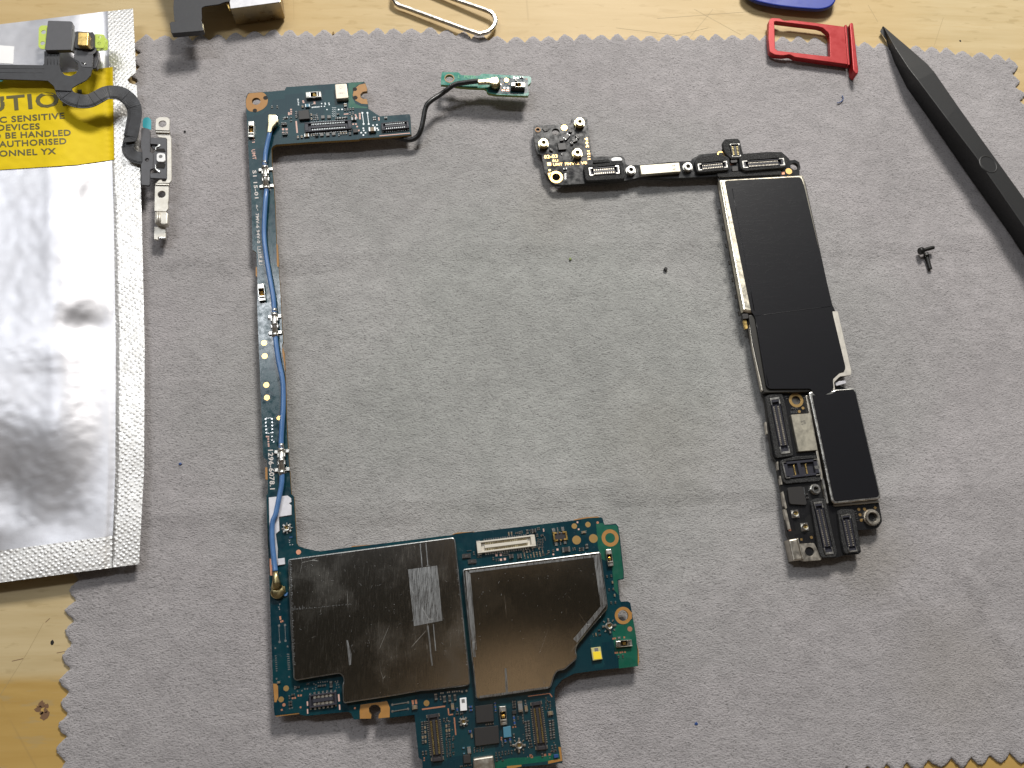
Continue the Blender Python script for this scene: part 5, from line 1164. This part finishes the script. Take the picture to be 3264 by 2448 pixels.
mb.tube([(l*.12+r*.88)+Vector((0, 0, .004)) for l, r in zip(L_, R_)], .008, 0, 6); mb.tube([(l*.2+r*.8)+Vector((0, 0, .003)) for l, r in zip(L_, R_)], .005, 0, 6)
for k in (8, 17, 26, 30, 37, 48, 56):
    if k < n0: mb.tube([L_[k]+Vector((0, 0, .003)), R_[k]+Vector((0, 0, .003))], .005, 0, 6)
mb.build('ribbon_tail', M['flex_black'], fx)
cv = slab('c1', [(562, 240), (835, 248), (858, 270), (828, 585), (525, 590)], ZF, .10, 'flex_grey', 'sensor_cover', P=fx, bev=.01, rnd=.03)
slab('c1', [(850, 330), (875, 350), (885, 420), (850, 600), (826, 590)], ZF-.02, .10, 'chip_grey', 'cover_side', P=fx, bev=.005)
slab('c1', [(884, 372), (905, 365), (1090, 378), (1108, 400), (1108, 560), (1085, 580), (905, 570), (875, 555)], ZF, .05, 'flex_black', 'microphone_base', P=fx, bev=.008)
slab('c1', [(918, 378), (1038, 380), (1030, 538), (910, 528)], ZF+.05, .12, 'gold_plate', 'microphone_can', P=fx, bev=.015, rnd=.02)
slab('c1', [(870, 590), (1080, 600), (1088, 620), (1086, 700), (1080, 790), (960, 785), (925, 720), (870, 695)], ZF, .008, 'flex_grey', 'stiffener_plate', P=fx, bev=.002)
mb = MB(); c = W(K('c1', (1065, 592))[0], ZF); mb.prism(circ(c, .13, 20), ZF, ZF+.012, 0, holes=[circ(c, .055, 16)]); mb.prism(circ(c, .055, 16), ZF, ZF+.010, 1); mb.build('locating_ring', [M['flex_grey'], M['hole_dark']], fx)
mb = MB(); A, B = WS(K('c1', (960, 735), (1018, 755)), ZF+.012); mb.tube([A, A.lerp(B, .5)+Vector((0, 0, .006)), B], .010, 0, 6); mb.build('solder_tag', M['solder'], fx)
slab('c1', [(1105, 560), (1160, 600), (1165, 690), (1130, 800), (1088, 810), (1090, 620)], ZF-.16, .10, 'plastic_black', 'rear_component', P=fx, bev=.02)
for pts, hs in (([(480, 298), (560, 298), (560, 578), (478, 575), (450, 545), (455, 330)], [(512, 378, 28), (500, 508, 26)]), ([(1108, 400), (1205, 400), (1235, 425), (1230, 545), (1215, 565), (1100, 560)], [(1175, 448, 24), (1165, 512, 24)])):
    slab('c1', pts, ZF-.02, .012, 'green_tape', 'adhesive_tab', P=fx, bev=.002, rnd=.03, holes=[hole('c1', x, y, r, ZF-.01, 16) for x, y, r in hs])
slab('c1', [(1130, 430), (1240, 440), (1270, 480), (1265, 590), (1130, 600)], ZF-.20, .010, 'green_tape', 'adhesive_tab', P=fx, bev=.002, rnd=.04)
slab('c1', [(-200, 935), (45, 938), (20, 955), (-200, 960)], ZF-.05, .02, 'teal_film', 'film_tab', P=fx, bev=.002)
# button block and metal bracket
ZB = .42
slab('c2', [(1658, 225), (1672, 210), (1740, 220), (1762, 245), (1762, 500), (1800, 510), (1795, 690), (1762, 705), (1758, 880), (1745, 890), (1660, 882), (1655, 640), (1672, 610), (1670, 490), (1655, 450)], ZB, .05, 'flex_grey', 'button_stiffener', P=fx, bev=.006, rnd=.02, holes=[hole('c2', 1727, 588, 24, ZB+.05, 16)])
slab('c2', [(1762, 322), (1955, 332), (1958, 810), (1762, 800), (1762, 745), (1850, 742), (1835, 690), (1795, 690), (1795, 515), (1830, 480), (1850, 405), (1765, 400)], ZB-.02, .04, 'flex_grey', 'switch_base', P=fx, bev=.005, rnd=.02)
slab('c2', [(1765, 400), (1850, 405), (1835, 470), (1800, 460), (1765, 425)], ZB-.06, .03, 'plastic_black', 'switch_recess', P=fx)
slab('c2', [(1832, 455), (1930, 455), (1945, 490), (1832, 482)], ZB+.02, .012, 'hole_dark', 'switch_recess', P=fx, bev=0, rnd=.01); slab('c2', [(1838, 628), (1945, 632), (1930, 685), (1838, 678)], ZB+.02, .012, 'hole_dark', 'switch_recess', P=fx, bev=0, rnd=.01)
bt = slab('c2', [(1840, 515), (1875, 503), (1935, 512), (1942, 590), (1925, 612), (1855, 610), (1838, 590)], ZB+.02, .04, 'white_plastic', 'dome_switch', P=fx, bev=.01)
mb = MB(); c = W(K('c2', (1888, 548))[0], ZB+.06); mb.prism(circ(c, .042, 16), ZB+.06, ZB+.063, 0); mb.build('switch_dot', M['chip_grey'], bt)
for pts in ([(1862, 405), (1882, 402), (1888, 418), (1865, 435), (1838, 440), (1830, 475), (1822, 470), (1825, 435), (1855, 425)], [(1822, 640), (1832, 640), (1832, 690), (1880, 710), (1882, 730), (1868, 738), (1822, 695)]): slab('c2', pts, ZB+.02, .02, 'bright_steel', 'metal_hook', P=fx, bev=.004, rnd=.01)
slab('c2', [(1676, 120), (1700, 88), (1750, 88), (1777, 120), (1775, 240), (1740, 222), (1676, 208)], ZB-.02, .012, 'teal_film', 'film_tab', P=fx, bev=.002, rnd=.04)
def br_(pts, z, h, holes=(), nm='bracket_section'): return slab('c2', pts, z, h, 'bracket_metal', nm, P=fx, bev=.006, rnd=.02, holes=holes)
bm = br_([(1825, 240), (1830, 110), (1870, 85), (1965, 85), (1995, 115), (1990, 245)], ZB+.05, .035, [hole('c2', 1908, 165, 45, ZB+.085)], 'button_bracket')
slab('c2', [(1825, 238), (1990, 243), (1990, 272), (1828, 268)], ZB-.02, .08, 'dull_nickel', 'bracket_bend', P=bm, bev=.01, rnd=.005)
slab('c2', [(1826, 272), (1990, 278), (2012, 335), (2016, 830), (1990, 862), (1830, 862), (1872, 822), (1900, 820), (1900, 838), (1945, 842), (1952, 825), (1962, 810), (1962, 345), (1945, 330), (1865, 325)], ZB-.02, .035, 'bracket_metal', 'bracket_arm', P=bm, bev=.006, rnd=.02)
slab('c2', [(1826, 862), (1985, 866), (1985, 888), (1822, 884)], ZB-.05, .05, 'dull_nickel', 'bracket_bend', P=bm, bev=.01, rnd=.005)
slab('c2', [(1820, 888), (1984, 890), (1980, 1060), (1972, 1100), (1978, 1160), (1950, 1195), (1812, 1190), (1815, 1100)], ZB-.06, .035, 'bracket_metal', 'bracket_arm', P=bm, bev=.006, rnd=.02, holes=[hole('c2', 1898, 992, 46, ZB-.025)])
slab('c2', [(1815, 1195), (1950, 1195), (1975, 1215), (1968, 1340), (1930, 1352), (1815, 1330)], ZB-.10, .14, 'bracket_metal', 'bracket_clip', P=bm, bev=.03, rnd=.03)
mb = MB()
for x in (1850, 1878): A, B = WS(K('c2', (x, 1205), (x-2, 1335)), ZB+.04); mb.tube([A, B], .028, 0, 8)
mb.build('clip_rib', M['bracket_metal'], bm)
slab('c2', [(1812, 1370), (1850, 1375), (1870, 1355), (1948, 1385), (1948, 1520), (1860, 1495), (1855, 1528), (1806, 1520)], ZB-.16, .05, 'bracket_metal', 'bracket_foot', P=bm, bev=.008, rnd=.01)
slab('c2', [(1868, 1490), (1945, 1490), (1945, 1510), (1868, 1510)], ZB-.11, .03, 'bright_steel', 'bracket_foot', P=bm, bev=.008, rnd=.005)

# ================================================================== CAMERA MODULE AT THE TOP EDGE
cm = thing('camera_module', 'flex cable with black connector and silver metal camera block at the top edge', 'camera module', W(K('c3', (800, 50))[0], 0))
ZC = .62
slab('c3', [(-0, -700), (205, -100), (192, 90), (205, 255), (530, 245), (525, 90), (560, 72), (740, 48), (800, 20), (860, 18), (900, -700)], ZC, .02, 'flex_black', 'flex_ribbon', P=cm, bev=.003, rnd=.06)
slab('c3', [(150, 268), (165, 255), (490, 222), (512, 228), (530, 255), (546, 350), (535, 362), (180, 392), (165, 380)], ZC-.03, .15, 'flex_black', 'connector_block', P=cm, bev=.012, rnd=.02)
slab('c3', [(535, 270), (548, 290), (552, 350), (540, 358)], ZC-.02, .10, 'gold_pale', 'connector_edge', P=cm, bev=.004, rnd=.005)
mbk = slab('c3', [(862, 108), (840, -60), (800, -420), (1400, -470), (1452, 28)], .06, .56, 'white_metal', 'camera_housing', P=cm, bev=.012, rnd=.02)
mbk.data.materials[0] = M['bronze_side']
slab('c3', [(866, 100), (845, -60), (806, -410), (1396, -460), (1444, 22)], .62, .006, 'white_metal', 'housing_lid', P=cm, bev=.002, rnd=.02)
slab('c3', [(820, 40), (838, 35), (858, 98), (842, 102)], .50, .08, 'gold_plate', 'gold_contact', P=cm, bev=.006, rnd=.005)
# ================================================================== SIM EJECT PIN
pts = [((430, -420), .30), ((385, -60), .16), ((400, 15), .12), ((450, 62), .10), ((560, 100), .10), ((960, 245), .12), ((1350, 385), .15), ((1410, 392), .15), ((1480, 378), .15), ((1540, 335), .15), ((1578, 270), .15), ((1575, 205), .15), ((1540, 155), .15), ((1490, 128), .15), ((1400, 95), .14), ((1000, -45), .10), ((700, -160), .08)]
mb = MB(); mb.tube(spline([W(K('c5', a)[0], z+.02) for a, z in pts], 6), .062, 0, 8, sq=True, flat=.8)
tag(mb.build('sim_eject_pin', M['steel_wire']), 'shiny steel wire SIM eject pin bent into a long loop above the cloth', 'eject pin')
# ================================================================== BLUE PICK
mb = MB(); mb.prism(rounded([(p.x, p.y) for p in WS(K('e1', (40, -60), (130, 4), (300, 42), (480, 62), (640, 72), (712, 56), (758, 15), (775, -60), (700, -330), (300, -400), (60, -220)), .26)], .25, 5), .17, .26, 0, bev=.035)
o = mb.build('opening_pick', M['pick_blue'], loc=W(K('e1', (400, -100))[0], 0)); tag(o, 'dark blue plastic opening pick cut off by the top edge of the picture', 'plastic pick')
mb = MB(); mb.prism(WS(K('e1', (300, -300), (560, -300), (560, -120), (300, -120)), .17), 0, .17, 0, bev=.02); mb.build('grip_pad', M['pick_blue'], o)
# ================================================================== RED SIM TRAY
rt = thing('sim_tray', 'red metal SIM card tray lying across the top edge of the cloth', 'sim tray', W(K('e1', (550, 330))[0], CZ))
ZS = .26
op = [(p.x, p.y) for p in WS(K('e1', (286, 168), (300, 164), (620, 203), (660, 215), (702, 250), (712, 270), (718, 436), (310, 390), (292, 372)), ZS)]
mb = MB(); mb.prism(rounded([(p.x, p.y) for p in WS(K('e1', (243, 160), (262, 137), (330, 140), (362, 160), (425, 155), (560, 170), (838, 206), (865, 498), (600, 462), (445, 440), (405, 420), (355, 428), (290, 422), (250, 400), (240, 300)), ZS)], .04), ZS-.14, ZS, 0, holes=[op], bev=.012); mb.build('tray_frame', M['red_anodised'], rt)
slab('e1', [(830, 190), (845, 190), (870, 500), (855, 500)], ZS-.12, .15, 'red_anodised', 'tray_ridge', P=rt, bev=.01, rnd=.01)
slab('e1', [(845, 200), (880, 205), (905, 495), (870, 495)], ZS-.13, .10, 'red_anodised', 'tray_step', P=rt, bev=.01, rnd=.01)
slab('e1', [(868, 182), (880, 172), (895, 178), (936, 545), (930, 568), (915, 568), (895, 540)], ZS-.16, .26, 'red_anodised', 'tray_faceplate', P=rt, bev=.02, rnd=.03)
mb = MB(); A, B = WS(K('e1', (846, 205), (872, 495)), ZS-.02); mb.tube([A, B], .014, 0, 8); mb.build('tray_gasket', M['hole_dark'], rt)
# ================================================================== BLACK SPUDGER
def sp(p, z): return W(K('e2', p)[0], z)
ridge = [sp((222, 62), .16), sp((300, 200), .42), sp((385, 330), .60), sp((440, 400), .66), sp((620, 640), .72), sp((800, 875), .74), sp((1101, 1312), .74), sp((1500, 1890), .74)]
right = [sp((232, 70), .15), sp((370, 185), .36), sp((500, 298), .50), sp((545, 350), .55), sp((690, 560), .62), sp((840, 770), .64), sp((1101, 1132), .64), sp((1500, 1700), .64)]
base = [sp((222, 66), .10), sp((262, 205), CZ), sp((292, 290), CZ), sp((370, 450), CZ), sp((520, 660), CZ), sp((690, 905), CZ), sp((1010, 1360), CZ), sp((1380, 1900), CZ)]
mb = MB(); nn = len(ridge); rb = [Vector((r.x-.12, r.y-.1, CZ if i else .10)) for i, r in enumerate(right)]
mb.add(ridge+right+base+rb, [[i, i+1, nn+i+1, nn+i] for i in range(nn-1)] + [[2*nn+i, 2*nn+i+1, i+1, i] for i in range(nn-1)] + [[nn+i, nn+i+1, 3*nn+i+1, 3*nn+i] for i in range(nn-1)] + [[3*nn+i, 3*nn+i+1, 2*nn+i+1, 2*nn+i] for i in range(nn-1)] + [[0, nn, 3*nn, 2*nn], [nn-1, 2*nn-1, 4*nn-1, 3*nn-1]])
o = mb.build('spudger', M['spudger_black'])
tag(o, 'black nylon spudger with a sharp point lying diagonally along the right edge', 'spudger')
bv = o.modifiers.new('edge_softening', 'BEVEL'); bv.width = .018; bv.segments = 2; bv.limit_method = 'ANGLE'; bv.angle_limit = math.radians(25)
c = sp((880, 925), .70); mb = MB(); a = c; mb.lathe((0, 0), [(.20, 0), (.215, .012), (.235, .012), (.25, 0)], 0, 32, True)
r_ = mb.build('moulded_ring', M['spudger_black'], None); WL[r_.name] = c; r_.parent = o; r_.location = c-WL[o.name]+Vector((0, 0, -.002))
nrm = (ridge[5]-right[5]).cross(ridge[6]-ridge[5]); nrm = nrm if nrm.z > 0 else -nrm
r_.rotation_euler = nrm.to_track_quat('Z', 'Y').to_euler()
# ================================================================== SCREWS
def screw(a, b, L_head, rh, rs, z, label):
    A, B = (W(K('e8', p)[0], z) for p in (a, b)); d = (B-A).normalized(); L = (B-A).length; e = thing('screw', label, 'screw', (A.x, A.y, CZ), 'tiny black screws')
    mb = MB(); mb.tube([A, A+d*L_head*.15, A+d*L_head], [rh*.85, rh, rh], 0, 16); mb.tube([A-d*.001, A+d*.01], rh*.4, 0, 6); mb.build('screw_head', M['screw_black'], e)
    mb = MB(); m = 22; pth = [A+d*(L_head+(L-L_head)*i/m) for i in range(m+1)]
    mb.tube(pth, [rs*(1.0 if i % 2 else .84) for i in range(m+1)], 0, 12); mb.build('screw_shank', M['screw_black'], e); return e
screw((520, 640), (1000, 500), .09, .085, .048, CZ+.14, 'upper of two tiny black screws, lying nearly level beside the spudger')
screw((735, 700), (880, 1230), .10, .060, .052, CZ+.055, 'lower of two tiny black screws, pointing down the cloth')
mb = MB(); c = W(K('e8', (760, 725))[0], CZ+.1); mb.box(c, (1, .2), .06, .05, CZ+.08, CZ+.115, 0, .01); tag(mb.build('metal_chip', M['bright_steel']), 'tiny bright metal flake wedged between the two black screws', 'flake')
# ================================================================== SPECKS AND LINT
def speck(name, px, r, m, label, cat, n=6, h=.05, z=CZ, st=1.0, grp=None):
    c = W(px, z); mb = MB(); mb.prism(irregular(c, r, n, .25, st), z-.01, z+h, 0, bev=min(.01, r*.3)); return tag(mb.build(name, M[m]), label, cat, grp)
random.seed(21)
speck('black_crumb', (2121, 859), .055, 'screw_black', 'tiny square black crumb on the cloth between the two boards', 'crumb', 4)
speck('blue_fibre', (575, 1479), .035, 'ceramic_blue', 'minute blue fibre on the cloth near the foil bag', 'fibre', 5, .02)
speck('blue_fibre', (2218, 2307), .035, 'ceramic_blue', 'minute blue speck on the bare lower right area of cloth', 'fibre', 5, .02)
speck('yellow_fibre', (1818, 826), .035, 'green_edge', 'faint yellow-green fibre on the cloth above centre', 'fibre', 5, .015)
speck('black_crumb', K('f4', (1018, 382))[0], .022, 'screw_black', 'pinhead black dot on the cloth right of the button bracket', 'crumb', 5, .03)
speck('brown_seed', (1063, 110), .045, 'laminate_edge', 'tiny dark brown seed at the zigzag top edge of the cloth', 'crumb', 8, .06, .0, .5)
speck('black_crumb', K('e1', (1720, 316))[0], .03, 'screw_black', 'small dark dot on the bare wood at upper right', 'crumb', 6, .01, .0)
speck('black_crumb', K('e3', (397, 707))[0], .045, 'screw_black', 'small black pit mark on the wood at lower left', 'crumb', 7, .008, .0, .8)
mb = MB(); p = [W(K('e1', a)[0], CZ+.02) for a in ((770, 795), (800, 785), (818, 760), (808, 738))]; mb.tube(spline(p, 4), .012, 0, 6); tag(mb.build('blue_thread', M['ceramic_blue']), 'short curled blue thread on the cloth below the red tray', 'thread')
